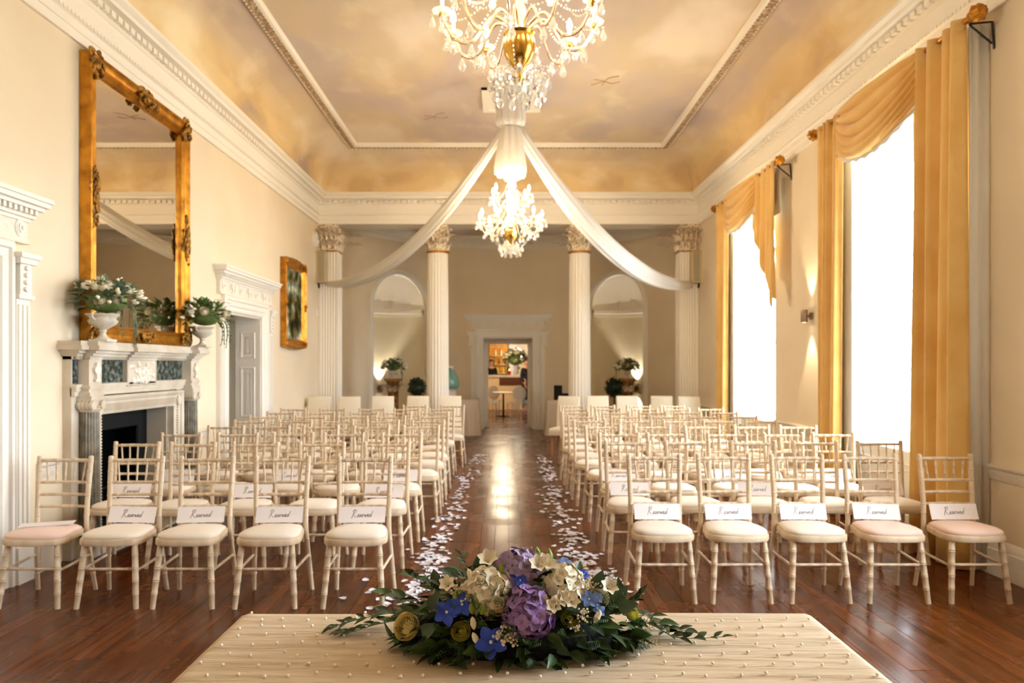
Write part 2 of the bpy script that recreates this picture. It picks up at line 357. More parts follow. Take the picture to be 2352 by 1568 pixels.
# apse
AX, AY, AR, ZA = .07, 13.85, 3.55, 4.64
def ap(th, z, r=0): return (AX+(AR+r)*math.cos(th), AY+(AR+r)*math.sin(th), z)
NW, NSP = .745, 2.85; DH = .605
wa = MB(); hs = NW/AR; hd = DH/AR; th = 0
segs = []
for c, h, ty in ((PI/4, hs, 'n'), (PI/2, hd, 'd'), (3*PI/4, hs, 'n')):
    segs.append((th, c-h, None)); segs.append((c-h, c+h, ty)); th = c+h
segs.append((th, PI, None))
for a, b, ty in segs:
    n = 24 if ty == 'n' else 10
    ts = [a+(b-a)*i/n for i in range(n+1)]
    if ty == 'n': low = [NSP+math.sqrt(max(0, NW**2-(AR*(t-(a+b)/2))**2)) for t in ts]
    elif ty == 'd': low = [2.21]*(n+1)
    else: low = [0]*(n+1)
    wa.grid([[ap(t, z) for t, z in zip(ts, low)], [ap(t, ZA+.1) for t in ts]])
    if ty == 'n':
        c = (a+b)/2
        def np_(s, d, z): return (AX+(AR+d)*math.cos(c)-s*math.sin(c), AY+(AR+d)*math.sin(c)+s*math.cos(c), z)
        edge = [ap(a, 0)]+[ap(t, z) for t, z in zip(ts, low)]+[ap(b, 0)]
        flat = [np_(-NW, 0, 0)]+[np_(-NW*math.cos(PI*i/n), 0, NSP+NW*math.sin(PI*i/n)) for i in range(n+1)]+[np_(NW, 0, 0)]
        e2 = [np_(-NW, .0, 0)]+[np_(AR*(t-c), 0, z) for t, z in zip(ts, low)]+[np_(NW, 0, 0)]
        wa.grid([edge, e2])
we = tag(wa.build('wall_end', m_wall, None, 60), 'curved apse wall with two niches and a doorway', kind='structure')
for c in (3*PI/4, PI/4):
    def npt(s, d, z): return (AX+(AR+d)*math.cos(c)-s*math.sin(c), AY+(AR+d)*math.sin(c)+s*math.cos(c), z)
    n = 24
    nb = MB(); nb.grid([[npt(-NW*math.cos(PI*i/n), NW*math.sin(PI*i/n), z) for i in range(n+1)] for z in (0, NSP)])
    nb.build('niche', pmat('niche paint', (222,208,176), .8), we, 60)
    nb = MB(); rows = []
    for k in range(13):
        e = PI/2*k/12; rr = NW*math.cos(e)
        rows.append([npt(-rr*math.cos(PI*i/48), rr*math.sin(PI*i/48)*(1-.022*(1 if (i//4) % 2 else 0)*math.cos(e)), NSP+NW*math.sin(e)) for i in range(49)])
    nb.grid(rows); nb.build('shell_dome', m_relief, we, 30)
    nb = MB(); prof = [(0,-.16),(.03,-.16),(.03,-.10),(.05,-.08),(.05,-.02),(.02,0),(0,0)]
    nb.grid([[npt(-(NW-p)*math.cos(PI*i/n), (NW-p)*math.sin(PI*i/n), NSP+q) for i in range(n+1)] for p, q in prof]); nb.build('niche_band', m_relief, we, 30)
    # archivolt and jamb moulding following the curved wall
    nb = MB(); rows = []
    for w, h in ((0,.03),(.02,.05),(.06,.05),(.075,.035),(.10,.04),(.115,.0)):
        R_ = NW+w; pts = []
        for z in (0.02, NSP): pts.append((-R_, z))
        pts += [(-R_*math.cos(PI*i/n), NSP+R_*math.sin(PI*i/n)) for i in range(1, n)]
        for z in (NSP, .02): pts.append((R_, z))
        rows.append([ap(c+s/AR, z, -h) for s, z in pts])
    nb.grid(rows); nb.build('archivolt', m_white, we, 40)
tag(MB().add([ap(PI*i/40, ZA) for i in range(41)], [tuple(range(41))]).build('ceiling_apse', pmat('apse ceiling', (214,206,196), .9), None, 0), 'pale half round ceiling over the apse', kind='structure')
ac = MB(); prof = [(0,4.36),(-.02,4.36),(-.03,4.44),(-.05,4.46),(-.05,4.52),(-.11,4.58),(-.12,4.63),(-.12,4.645)]
ac.grid([[ap(PI*i/40, z, r) for i in range(41)] for r, z in prof]); tag(ac.build('trim_apse', m_white, None, 30), 'curved white cornice round the apse', kind='structure')

# ---------------- entablature, cove, ceiling ----------------
def ring(mb, prof):
    mb.grid([[(WL+d, YB+d, z), (WL+d, YE-d, z), (WR-d, YE-d, z), (WR-d, YB+d, z)] for d, z in prof], closeu=True)
    return mb
CO = [(0,4.18),(.03,4.18),(.03,4.255),(.04,4.26),(.04,4.33),(.06,4.345),(.06,4.36),(.045,4.37),(.045,4.525),(.06,4.535),(.07,4.55),(.07,4.60),(.13,4.625),(.16,4.63),(.16,4.665),(.185,4.685),(.2,4.70),(.2,4.735),(.19,4.74)]
co = tag(ring(MB(), CO).build('trim_cornice', m_plaster, None, 25), 'broad white plaster cornice round the hall', kind='structure')
MB().box(WL, WR, YE+.001, YE+.5, 4.18, 4.9).build('beam', m_plaster, co, 0)
dn = MB()
def dents(path0, path1, nrm, step, sz, z0, z1, d0, d1):
    a, b = Vector(path0), Vector(path1); L_ = (b-a).length; k = int(L_/step); t = (b-a).normalized(); n = Vector(nrm)
    for i in range(k):
        p = a+t*(i+.5)*L_/k; vs = []
        for z in (z0, z1):
            for s_, d in ((-sz, d0), (sz, d0), (sz, d1), (-sz, d1)): q = p+t*s_+n*(d); vs.append((q.x, q.y, z))
        dn.add(vs, [(0,1,2,3),(4,5,6,7),(0,1,5,4),(1,2,6,5),(2,3,7,6),(3,0,4,7)])
for st, sz, z0, z1, d0, d1 in ((.105, .034, 4.555, 4.605, .05, .118), (.052, .014, 4.342, 4.366, .04, .068)):
    dents((WL,YB+.3,0), (WL,YE-.2,0), (1,0,0), st, sz, z0, z1, d0, d1); dents((WR,YB+.3,0), (WR,YE-.2,0), (-1,0,0), st, sz, z0, z1, d0, d1); dents((WL+.2,YE,0), (WR-.2,YE,0), (0,-1,0), st, sz, z0, z1, d0, d1)
tag(dn.build('leaf_dentils', m_plaster, co, 0), kind='stuff')
CD, CZ = .87, 5.42
cv = MB(); prof = [(.19+(CD-.19)*(1-math.cos(PI/2*i/14)), 4.738+(CZ-4.738)*math.sin(PI/2*i/14)) for i in range(15)]
ring(cv, prof); cv.add([(WL+CD,YB+CD,CZ),(WL+CD,YE-CD,CZ),(WR-CD,YE-CD,CZ),(WR-CD,YB+CD,CZ)], [(0,1,2,3)])
ce = tag(cv.build('ceiling', m_sky, None, 50), 'coved ceiling painted with a golden cloudy sky', kind='structure')
rb = tag(ring(MB(), [(CD-.10,CZ-.035),(CD-.10,CZ-.06),(CD-.04,CZ-.065),(CD+.005,CZ-.06),(CD+.005,CZ-.03)]).build('trim_ceiling', m_lattice, None, 20), 'bronze lattice rib framing the flat ceiling', kind='structure')
ring(MB(), [(CD+.005,CZ),(CD+.005,CZ-.07),(CD+.045,CZ-.07),(CD+.05,CZ-.05),(CD+.05,CZ)]).build('fillet', m_plaster, rb, 20)
bd = MB()
def beads(a, b, st, r):
    a, b = Vector(a), Vector(b); k = int((b-a).length/st)
    for i in range(k): bd.ell(a+(b-a)*(i+.5)/k, (r,r,r), 6, 4)
for d in (CD-.10, CD+.0):
    beads((WL+d,2.5,CZ-.062), (WL+d,YE-d,CZ-.062), .07, .013); beads((WR-d,2.5,CZ-.062), (WR-d,YE-d,CZ-.062), .07, .013); beads((WL+d,YE-d,CZ-.062), (WR-d,YE-d,CZ-.062), .07, .013)
tag(bd.build('bead_row', m_plaster, rb, 0), kind='stuff')
# painted swallows on the ceiling and the square air vent
for px, py in ((1000,268), (1390,187)):
    Y = F*(CZ-EYE)/(VY-py); x = (px-VX)/F*Y; b_ = MB()
    for q in ([(-.18,.10),(-.06,.02),(0,0),(.10,.05),(.2,.0)], [(-.03,.10),(0,0),(.03,-.10),(.16,-.16)], [(-.16,-.06),(-.05,-.03),(0,0)]):
        b_.tube(crom([(x+u, Y+v*1.2, CZ-.004) for u, v in q], 5), .005, 5)
    b_.build('painted_bird', pmat('faded bird paint', (176,140,96), .9), ce)
vent = thing('ceiling_vent', 'cream square air vent in the ceiling behind the draped chandelier', 'vent', (.1, 10.45, CZ))
MB().bbox(-.33,.53,10.02,10.88,CZ-.035,CZ,.0).build('cover', m_plaster, vent, 0)
MB().rect(-.33,.53,10.02,10.88,[(0,.0),(0,.05),(.09,.055),(.1,.035)], lambda u,z,h: (u,z,CZ-h)).build('rim', m_plaster, vent, 20)
for k in range(4): MB().box(-.14+k*.035,-.12+k*.035,10.16,10.72,CZ-.06,CZ-.034).build('slot', m_dark, vent, 0)
for k in range(4): MB().box(.24+k*.035,.26+k*.035,10.16,10.72,CZ-.06,CZ-.034).build('slot', m_dark, vent, 0)

# ---------------- columns ----------------
def flute_ring(R, n=20, k=6, depth=.07):
    return [(R*(1-depth*max(0, math.cos(2*PI*(i % k)/k))**.7), 2*PI*i/(n*k)) for i in range(n*k)]
def shaft(mb, c, R0, R1, z0, z1):
    rows = []
    for q in range(9):
        t = q/8; R = lerp(R0, R1, t**1.4); rows.append([(c[0]+r*math.cos(a), c[1]+r*math.sin(a), lerp(z0, z1, t)) for r, a in flute_ring(R)])
    mb.grid(rows, closeu=True); return mb
def acanthus(w, h, curl):
    mb = MB(); rows = []
    for i in range(7):
        t = i/6; z = h*(t if t < .8 else .8+.5*(t-.8)); y = -.012-.03*t-curl*max(0, t-.55)**1.5*4; zz = z-(.10*h*((t-.8)/.2)**2 if t > .8 else 0)
        ww = w*(.75+.5*math.sin(PI*min(1, t*1.1))-.75*max(0, t-.55)); jag = .82 if i % 2 else 1
        rows.append([(ww*jag*s_, y+.02*abs(s_), zz) for s_ in (-1,-.5,-.12,0,.12,.5,1)])
        rows[-1][3] = (0, y-.012, zz)
    mb.grid(rows); rows2 = [[(x*.9, y+.014, z) for x, y, z in r] for r in rows]; mb.grid(rows2); return mb
leafA = Pool(acanthus(.062, .20, .22), 'acanthus_leaf', m_cap, 50)
def volute_mb():
    mb = MB(); pts = []
    for i in range(22):
        a = i*.42; r = .055*(1-i/26); pts.append((0, -.03-r*math.cos(a)*1.0-.0, .0+r*math.sin(a)))
    mb.tube([(0, .07, -.16), (0, .03, -.07), (0,-.03,.0)]+[(0, p[1]-.03, p[2]-.01) for p in pts[4:]], [.018]*3+[.018]*18, 6); return mb
vol = Pool(volute_mb(), 'volute', m_cap, 50)
def capital(col, c, z0, z1, R, sq=False, k=1.0):
    H = z1-z0
    b = MB().lathe([(R*1.06,0),(R*1.1,.015),(R*1.06,.03),(R*.93,.035),(R*.94,H*.55),(R*1.15,H*.8),(R*1.3,H*.88)], 24, (c[0],c[1],z0)); b.build('capital_bell', m_cap, col)
    A = R*1.42; pts = []
    for q in range(4):
        a0 = PI/4+q*PI/2
        for i in range(7):
            t = i/6; a = a0+PI/2*t; r = A*(1-.2*math.sin(PI*t)); pts.append((c[0]+r*math.cos(a), c[1]+r*math.sin(a)))
    mbA = MB(); mbA.sect(pts, z1-.055, z1-.002)
    mbA.build('abacus', m_cap, col)
    for row, (zz, n, off, rr, sc) in enumerate(((.03, 8, 0, .96, 1.0), (.17, 8, PI/8, .97, 1.05))):
        for i in range(n):
            a = 2*PI*i/n+off
            if sq and math.cos(a)*sq > .55: continue
            leafA.put(col, TR((c[0]+R*rr*math.cos(a)-col.location.x, c[1]+R*rr*math.sin(a)-col.location.y, z0+zz-col.location.z), (0,0,a+PI/2), (R/.19*sc, R/.19*1.2, H/.52*sc)))
    for q in range(4):
        a = PI/4+q*PI/2
        if sq and math.cos(a)*sq > .3: continue
        vol.put(col, TR((c[0]+R*1.12*math.cos(a)-col.location.x, c[1]+R*1.12*math.sin(a)-col.location.y, z1-.12-col.location.z), (0,0,a+PI/2), 1.05))
    for q in range(4):
        a = q*PI/2
        if sq and math.cos(a)*sq > .3: continue
        MB().ell((c[0]+R*1.2*math.cos(a), c[1]+R*1.2*math.sin(a), z1-.06), (.045,.045,.04), 8, 6).build('rosette', m_cap, col)
for X, lab in ((-1.278, 'white fluted round column with gilded capital between the teal globe and left niche'), (1.418, 'white fluted round column with gilded capital behind the black speaker')):
    Yc = 13.66; col = thing('fluted_column', lab, 'column', (X, Yc, 0), group='colonnade')
    shaft(MB(), (X,Yc), .212, .192, .32, 3.69).build('shaft', m_plaster, col, 35)
    MB().lathe([(.27,.1),(.285,.13),(.27,.17),(.235,.19),(.235,.22),(.25,.25),(.24,.29),(.215,.32)], 28, (X,Yc,0)).build('base', m_plaster, col)
    MB().box(X-.29,X+.29,Yc-.29,Yc+.29,.0,.1).build('plinth', m_plaster, col, 0)
    MB().lathe([(.195,3.66),(.222,3.675),(.222,3.695),(.2,3.71)], 28, (X,Yc,0)).build('astragal', m_gold, col)
    capital(col, (X,Yc), 3.69, 4.18, .19)
for X, sgn, lab in ((-3.315, -1, 'square fluted corner pier beside the oil painting'), (3.455, 1, 'square fluted corner pier beside the far window curtain')):
    Yc = 13.66; h = .178; col = thing('corner_pier', lab, 'column', (X, Yc, 0), group='colonnade')
    def side(n=6):
        o = []
        for i in range(n):
            a = -h+.03+(2*h-.06)*i/n; w = (2*h-.06)/n; o += [(a+w*.12,0),(a+w*.3,.012),(a+w*.5,.017),(a+w*.7,.012),(a+w*.88,0)]
        return o
    pts = [(-h,-h)]+[(a,-h+d) for a, d in side()]+[(h,-h)]+[(h-d,a) for a, d in side()]+[(h,h),(-h,h)]+[(-h+d,-a) for a, d in side()]
    MB().sect([(X+a, Yc+b_) for a, b_ in pts], .32, 3.69).build('shaft', m_plaster, col, 35)
    MB().bbox(X-h-.004,X+h+.004,Yc-h-.04,Yc+h,0,.32,.03).build('base', m_plaster, col, 0)
    MB().box(X-h-.006,X+h+.006,Yc-h-.02,Yc+h+.01,3.675,3.695).build('astragal', m_gold, col, 0)
    MB().box(X-h,X+h,Yc-h,Yc+h,3.695,4.12).build('capital_core', m_cap, col, 0)
    MB().box(X-h-.003,X+h+.003,Yc-h-.06,Yc+h,4.12,4.178).build('abacus', m_cap, col, 0)
    for row, zz in enumerate((3.70, 3.87)):
        for i in range(3+row):
            a = (i-(2+row)/2)*2*h/(3+row)
            leafA.put(col, TR((a, -h+.012, zz), (0,0,0), (.95,1.4,.95)))
            leafA.put(col, TR((-sgn*(h-.012), a, zz), (0,0,-PI/2 if sgn > 0 else PI/2), (.95,1.4,.95)))
    vol.put(col, TR((-sgn*h*.9, -h*.9, 4.06), (0,0,PI/4*(-sgn)), 1.1)); vol.put(col, TR((0, -h, 4.07), (0,0,0), .8))
    vol.put(col, TR((sgn*h*.7, -h*.95, 4.06), (0,0,0), 1.0))

# ---------------- skirting and dado ----------------
def runs(name, label, mp, spans, prof, m):
    mb = MB()
    for a, b in spans:
        mb.grid([[mp(a, z, h), mp(b, z, h)] for h, z in prof])
        mb.add([mp(a, z, h) for h, z in prof], [tuple(range(len(prof)))]); mb.add([mp(b, z, h) for h, z in prof], [tuple(range(len(prof)))])
    return tag(mb.build(name, m, None, 30), label, kind='structure')
SK = [(0,0),(.035,0),(.035,.19),(.028,.2),(.028,.21),(.02,.235),(.01,.26),(0,.262)]
DR = [(0,.70),(.012,.70),(.016,.72),(.02,.73),(.02,.775),(.034,.785),(.04,.80),(.028,.812),(0,.815)]
ls = [(YB,3.0),(5.36,5.6),(8.02,8.44),(10.92,13.4)]
rs = [(YB,WIN[0]-WH),(WIN[0]+WH,WIN[1]-WH),(WIN[1]+WH,WIN[2]-WH),(WIN[2]+WH,13.4)]
runs('baseboard_left', 'tall white skirting along the fireplace wall', mpL, ls, SK, m_white); runs('baseboard_right', 'tall white skirting along the window wall', mpR, rs, SK, m_white)
runs('trim_dado_left', 'carved pale dado rail on the fireplace wall', mpL, ls, DR, m_rail); runs('trim_dado_right', 'carved pale dado rail on the window wall', mpR, rs, DR, m_rail)

# ---------------- door surrounds ----------------
def surround(name, label, mp, u0, u1, zt, wide=.35, sgn=1):
    """architrave, two pilasters with bracket capitals, carved frieze and dentilled hood around an opening"""
    d = thing(name, label, None, (0,0,0), kind='structure'); a = .20; p0 = u0-wide; p1 = u1+wide
    MB().rect(u0-a, u1+a, 0, zt+a, [(0,0),(0,.05),(.02,.065),(.05,.065),(.06,.045),(.12,.045),(.13,.03),(.18,.03),(.2,.015),(.2,.001)], mp, True).build('architrave', m_white, d, 25)
    for s_, q in ((-1, p0), (1, p1)):
        lo, hi = (q, u0-a-.005) if s_ < 0 else (u1+a+.005, q)
        pl = MB().wbox(mp, lo, hi, 0, 2.02, 0, .055).wbox(mp, lo-.012, hi+.012, 0, .26, 0, .08)
        for k in range(3): c_ = lerp(lo, hi, (k+.5)/3); pl.wbox(mp, c_-.012, c_+.012, .32, 1.98, .05, .066)
        P_ = pl.build('pilaster', m_white, d, 0)
        cp = MB().wbox(mp, lo-.01, hi+.01, 2.02, 2.05, 0, .085).wbox(mp, lo+.012, hi-.012, 2.05, 2.27, 0, .075).wbox(mp, lo-.02, hi+.02, 2.27, 2.31, 0, .10).wbox(mp, lo-.035, hi+.035, 2.31, 2.345, 0, .12)
        c_ = (lo+hi)/2
        for k in range(4): cp.prism([(c_+.035*math.cos(t*PI/3)*(1-.12*k), 2.09+k*.05+.02*math.sin(t*PI/3)) for t in range(6)], mp, .07, .095)
        cp.build('bracket', m_white, P_, 0)
    z = zt+a
    MB().wbox(mp, p0+.005, p1-.005, z, z+.03, 0, .06).wbox(mp, p0+.01, p1-.01, z+.03, 2.58, 0, .045).build('frieze', m_relief, d, 0)
    def rosette(c_, zc, r):
        b = MB()
        for k, (rr, h0, h1) in enumerate(((r,.045,.053),(r*.8,.05,.058),(r*.55,.05,.066),(r*.22,.05,.08))):
            b.prism([(c_+rr*.8*math.cos(2*PI*t/16), zc+rr*math.sin(2*PI*t/16)) for t in range(16)], mp, h0, h1)
        b.build('rosette', m_white, d, 0)
    def urn(c_, zc):
        b = MB(); o = [(.0,-.075),(.03,-.075),(.035,-.06),(.012,-.05),(.012,-.03),(.04,-.005),(.045,.03),(.05,.045),(.02,.05),(.012,.075)]
        b.prism([(c_+x, zc+y) for x, y in o]+[(c_-x, zc+y) for x, y in reversed(o)], mp, .043, .065)
        for s_ in (-1, 1): b.tube(crom([mp(c_+s_*.05, zc+.045, .055), mp(c_+s_*.085, zc+.03, .055), mp(c_+s_*.08, zc-.05, .055)], 4), .007, 5)
        b.build('urn_relief', m_white, d, 30)
    zc = (z+.03+2.58)/2+.01; span = p1-p0; n = 7
    for k in range(n):
        c_ = p0+.10+(span-.2)*k/(n-1)
        (rosette(c_, zc, .062) if k % 2 == 0 else urn(c_, zc))
    hd_ = MB()
    for dz, o, h in ((0,.0,.06),(.025,.02,.085),(.085,.06,.125),(.115,.085,.155),(.15,.10,.17)):
        nz = {0:.025,.025:.03,.085:.03,.115:.035,.15:.03}[dz]; hd_.wbox(mp, p0-o, p1+o, 2.58+dz, 2.58+dz+nz, 0, h)
    hd_.wbox(mp, p0-.02, p1+.02, 2.635, 2.665, 0, .075)
    hd_.build('hood', m_white, d, 0)
    de = Pool(MB().wbox(mp, p0, p0+.028, 2.628, 2.664, .07, .115), 'dentil', m_white, 0); k = 0
    o0 = Vector(mp(p0, 0, 0)); 
    while k*.055 < p1-p0-.03:
        v = Vector(mp(p0+k*.055, 0, 0))-o0; de.put(d, Matrix.Translation(v)); k += 1
    return d
def panel(mb, mp, u0, u1, z0, z1, h):
    mb.rect(u0, u1, z0, z1, [(0,h),(.012,h+.012),(.025,h+.006),(.03,h-.004),(.07,h+.004),(.075,h+.004)], mp)
    mb.wbox(mp, u0+.07, u1-.07, z0+.07, z1-.07, h-.01, h+.004); return mb
d1 = surround('door_1', 'white door surround with urn frieze cut off by the picture edge', mpL, D1[0], D1[1], 2.22)
lf = MB().wbox(mpL, D1[0], D1[1], 0, 2.22, -.11, -.065)
for za, zb in ((.2,.95),(1.1,2.05)):
    for a, b in ((D1[0]+.12,(D1[0]+D1[1])/2-.06),((D1[0]+D1[1])/2+.06,D1[1]-.12)): panel(lf, mpL, a, b, za, zb, -.065)
lf.build('leaf', m_white, d1, 25)
d2 = surround('door_2', 'white door surround with an open panelled door beyond the fireplace', mpL, D2[0], D2[1], 2.22)
lf = MB(); ang = math.radians(62); hx, hy = WL-.30, D2[1]-.02
def mpD(u, z, h): return (hx-u*math.cos(ang)*1.0+h*math.sin(ang), hy+u*math.sin(ang)*.35-h*math.cos(ang), z)
lf.wbox(mpD, 0, 1.2, .01, 2.18, -.045, 0)
for za, zb in ((.2,1.05),(1.22,2.02)):
    for a, b in ((.14,.52),(.66,1.06)): panel(lf, mpD, a, b, za, zb, 0)
DL = lf.build('leaf', m_white, d2, 25)
MB().tube([mpD(1.1,1.05,0),mpD(1.1,1.05,.06)], .012, 8).ell(mpD(1.1,1.05,.075), (.028,.028,.028), 10, 8).build('knob', m_brass, DL)
def mpF(u, z, h): return (WL-.005-u, D2[1]-.001-h, z)
jl = MB().wbox(mpF, 0, T, 0, 2.22, 0, .02)
for za, zb in ((.12,.66),(.80,1.52),(1.64,2.02)): panel(jl, mpF, .07, .28, za, zb, .02)
jl.build('jamb_lining', m_white, d2, 25)
MB().box(WL-T, WL-.005, D2[0]+.001, D2[0]+.02, 0, 2.22).box(WL-T, WL-.005, D2[0], D2[1], 2.2, 2.219).build('head_lining', m_white, d2, 0)
lob = MB(); lob.box(WL-2.0,WL-T,D2[0]-.6,D2[0]-.5,0,2.6); lob.box(WL-2.1,WL-2.0,D2[0]-.6,D2[1]+1.4,0,2.6); lob.box(WL-2.0,WL-T,D2[1]+1.3,D2[1]+1.4,0,2.6); lob.box(WL-2.1,WL-T,D2[0]-.6,D2[1]+1.4,2.5,2.6); lob.box(WL-2.1,WL,D2[0]-.6,D2[1]+1.4,-.02,.001)
lob.build('lobby', m_white, d2, 0)
YD = AY+math.sqrt(AR**2-DH**2)
def mpE(u, z, h): return (u, YD-h, z)
d3 = surround('door_3', 'white dentilled surround of the open doorway in the apse', mpE, AX-DH+.02, AX+DH-.02, 2.21, .37)
# deep lining of the doorway, with a narrower inner frame
ln = MB(); x0, x1 = AX-DH, AX+DH
for a, b in ((x0-.3, x0+.02), (x1-.02, x1+.3)): ln.box(a, b, YD-.0, YD+.62, 0, 2.25)
ln.box(x0, x1, YD, YD+.62, 2.19, 2.5)
for a, b in ((x0+.02, AX-.49), (AX+.49, x1-.02)): ln.box(a, b, YD+.50, YD+.62, 0, 2.20)
ln.box(AX-.5, AX+.5, YD+.50, YD+.62, 2.07, 2.2)
ln.build('lining', m_white, d3, 0)

# ---------------- windows ----------------
for k, c in enumerate(WIN):
    w = thing('window_%d' % (k+1), ['tall arched sash window nearest the table, outside the picture', 'tall arched sash window between the wide gold curtains', 'tall arched sash window nearest the colonnade'][k], None, (WX, c, 0), kind='structure')
    def mpj(u, z, h): return (WR+.03+u, c+WH-.001-h, z)       # far jamb
    def mpn(u, z, h): return (WR+.03+u, c-WH+.001+h, z)
    for mp in (mpj, mpn):
        jb = MB().wbox(mp, -.028, .50, WSILL, WSP, 0, .02)
        for za, zb in ((WSILL+.12, 1.55), (1.68, 2.88)): panel(jb, mp, .06, .42, za, zb, .02)
        jb.wbox(mp, -.028, .50, WSP, WSP+.06, 0, .04)
        jb.build('jamb_lining', m_white, w, 25)
    so = MB(); Ri = WH-.02
    so.grid([[(x, c-R_*math.cos(PI*i/24), WSP+.03+R_*math.sin(PI*i/24)) for i in range(25)] for x, R_ in ((WR+.002,Ri),(WR+.12,Ri),(WR+.125,Ri-.015),(WR+.16,Ri-.015),(WR+.165,Ri),(WR+.38,Ri),(WR+.385,Ri-.015),(WR+.42,Ri-.015),(WR+.425,Ri),(WR+.5,Ri))])
    for j in range(6):
        a = PI*(j+.5)/6
        so.grid([[(x, c-(Ri-.016)*math.cos(a+d), WSP+.03+(Ri-.016)*math.sin(a+d)) for d in (-.02,.02)] for x in (WR+.12, WR+.42)])
    so.build('arch_soffit', m_white, w, 25)
    MB().box(WR-.03, WX+.02, c-WH+.002, c+WH-.002, WSILL, WSILL+.035).build('window_board', m_white, w, 0)
    ap_ = MB().wbox(mpR, c-WH+.002, c+WH-.002, .0, WSILL, 0, .012)
    for a, b in ((c-.95,c-.05),(c+.05,c+.95)): panel(ap_, mpR, a, b, .28, .66, .012)
    ap_.wbox(mpR, c-WH+.002, c+WH-.002, 0, .2, 0, .03); ap_.build('apron', m_white, w, 25)
    RW = .93; fr = MB()
    out = [(-RW, WSILL+.035)]+[(-RW*math.cos(PI*i/24), WSP+RW*math.sin(PI*i/24)) for i in range(25)]+[(RW, WSILL+.035)]
    rows = []
    for s_, xx in ((1.13,0),(1.13,-.06),(1.0,-.06),(.96,-.03),(.96,.04),(1.13,.04)):
        rows.append([(WX+xx, c+y*s_, WSP+(z-WSP)*(s_ if z > WSP else 1)) for y, z in out])
    fr.grid(rows); fr.box(WX-.05,WX+.04,c-RW,c+RW,WSILL+.03,WSILL+.12); fr.box(WX-.045,WX+.03,c-RW,c+RW,1.86,1.94)
    fr.box(WX-.045,WX+.03,c-RW,c+RW,WSP-.04,WSP+.03); fr.build('sash_frame', m_white, w, 30)
    gb = MB()
    for y in (-.31, .31): gb.box(WX-.015,WX+.015,c+y-.011,c+y+.011,WSILL+.1,WSP)
    for z in (1.13,1.5,2.3,2.67): gb.box(WX-.015,WX+.015,c-RW,c+RW,z-.011,z+.011)
    for a in (PI/4, PI/2, 3*PI/4): gb.tube([(WX, c, WSP),(WX, c+.9*math.cos(a), WSP+.9*math.sin(a))], .012, 4)
    gb.tube([(WX, c+.42*math.cos(PI*i/12), WSP+.42*math.sin(PI*i/12)) for i in range(13)], .012, 4)
    gb.build('glazing_bar', m_white, w, 0)
    yy = [-RW*.96,-.31,.31,RW*.96]; zz = [WSILL+.1,1.13,1.5,1.9,2.3,2.67,WSP]
    pn = None
    for i in range(3):
        for j in range(6):
            MB().box(WX-.002,WX+.002,c+yy[i]+.008,c+yy[i+1]-.008,zz[j]+.008,zz[j+1]-.008).build('pane', m_glass, w, 0)
    MB().add([(WX, c+RW*.97*math.cos(PI*i/24), WSP+RW*.97*math.sin(PI*i/24)) for i in range(25)], [tuple(range(25))]).build('fanlight_pane', m_glass, w, 0)
# ---------------- fireplace ----------------
fp = thing('fireplace', 'white marble chimneypiece with fluted grey columns and green frieze panels', 'fireplace', (WL, 6.78, 0))
y0, y1 = 5.68, 7.90
sl = MB()
for a, b in ((y0, FP[0]-.06), (FP[1]+.06, y1)): sl.wbox(mpL, a, b, 0, 1.30, 0, .07)
sl.wbox(mpL, y0, y1, 1.30, 1.62, 0, .07); sl.build('back_slab', m_marble, fp, 0)
PC = ((5.75, 5.93), (7.62, 7.80))
for a, b in PC:
    c_ = (a+b)/2
    MB().wbox(mpL, a-.02, b+.02, 0, .12, .07, .20).wbox(mpL, a-.01, b+.01, .12, .16, .07, .19).build('plinth', m_marble, fp, 0)
    shaft(MB(), (WL+.12, c_), .082, .072, .16, 1.20).build('grey_column', m_greymarble, fp, 35)
    cp = MB().wbox(mpL, a, b, 1.26, 1.30, .05, .19)
    for s_ in (-1, 1):
        cp.tube([mpL(c_+s_*.07, 1.225, .05), mpL(c_+s_*.07, 1.225, .20)], .036, 14)
        for k in range(5): cp.tube([mpL(c_+s_*.07, 1.225, .06+k*.03), mpL(c_+s_*.07, 1.225, .07+k*.03)], .041, 14)
    cp.lathe([(.076,1.17),(.09,1.19),(.076,1.2),(.088,1.22)], 16, (WL+.12,c_,0)); cp.wbox(mpL, c_-.07, c_+.07, 1.2, 1.26, .06, .18)
    cp.build('ionic_capital', m_marble, fp, 40)
    pr = MB().wbox(mpL, a, b, 1.30, 1.60, .05, .17).wbox(mpL, a-.012, b+.012, 1.30, 1.33, .05, .185).wbox(mpL, a-.012, b+.012, 1.36, 1.385, .05, .185)
    PR = pr.build('pier_block', m_marble, fp, 0)
    o_ = [(.0,-.075),(.03,-.075),(.035,-.06),(.012,-.05),(.014,-.02),(.045,.01),(.045,.035),(.02,.05),(.012,.08)]
    MB().prism([(c_+x, 1.49+y) for x, y in o_]+[(c_-x, 1.49+y) for x, y in reversed(o_)], mpL, .165, .195).build('urn_relief', m_marblecarve, PR, 0)
for a, b in ((5.695, 5.745), (5.955, 6.42), (6.97, 7.60), (7.815, 7.89)):
    MB().wbox(mpL, a, b, 1.40, 1.595, .06, .082).build('green_panel', m_green, fp, 0)
tb = MB().wbox(mpL, 6.43, 6.96, 1.36, 1.61, .06, .12).rect(6.43, 6.96, 1.36, 1.61, [(0,.12),(.012,.13),(.02,.118)], mpL)
TB = tb.build('tablet', m_marble, fp, 0)
rl = MB()
for k in range(26):
    u = random.uniform(6.48,6.91); z = random.uniform(1.39,1.57); rl.ell(mpL(u, z, .12), (.014, random.uniform(.015,.035), random.uniform(.012,.03)), 8, 6)
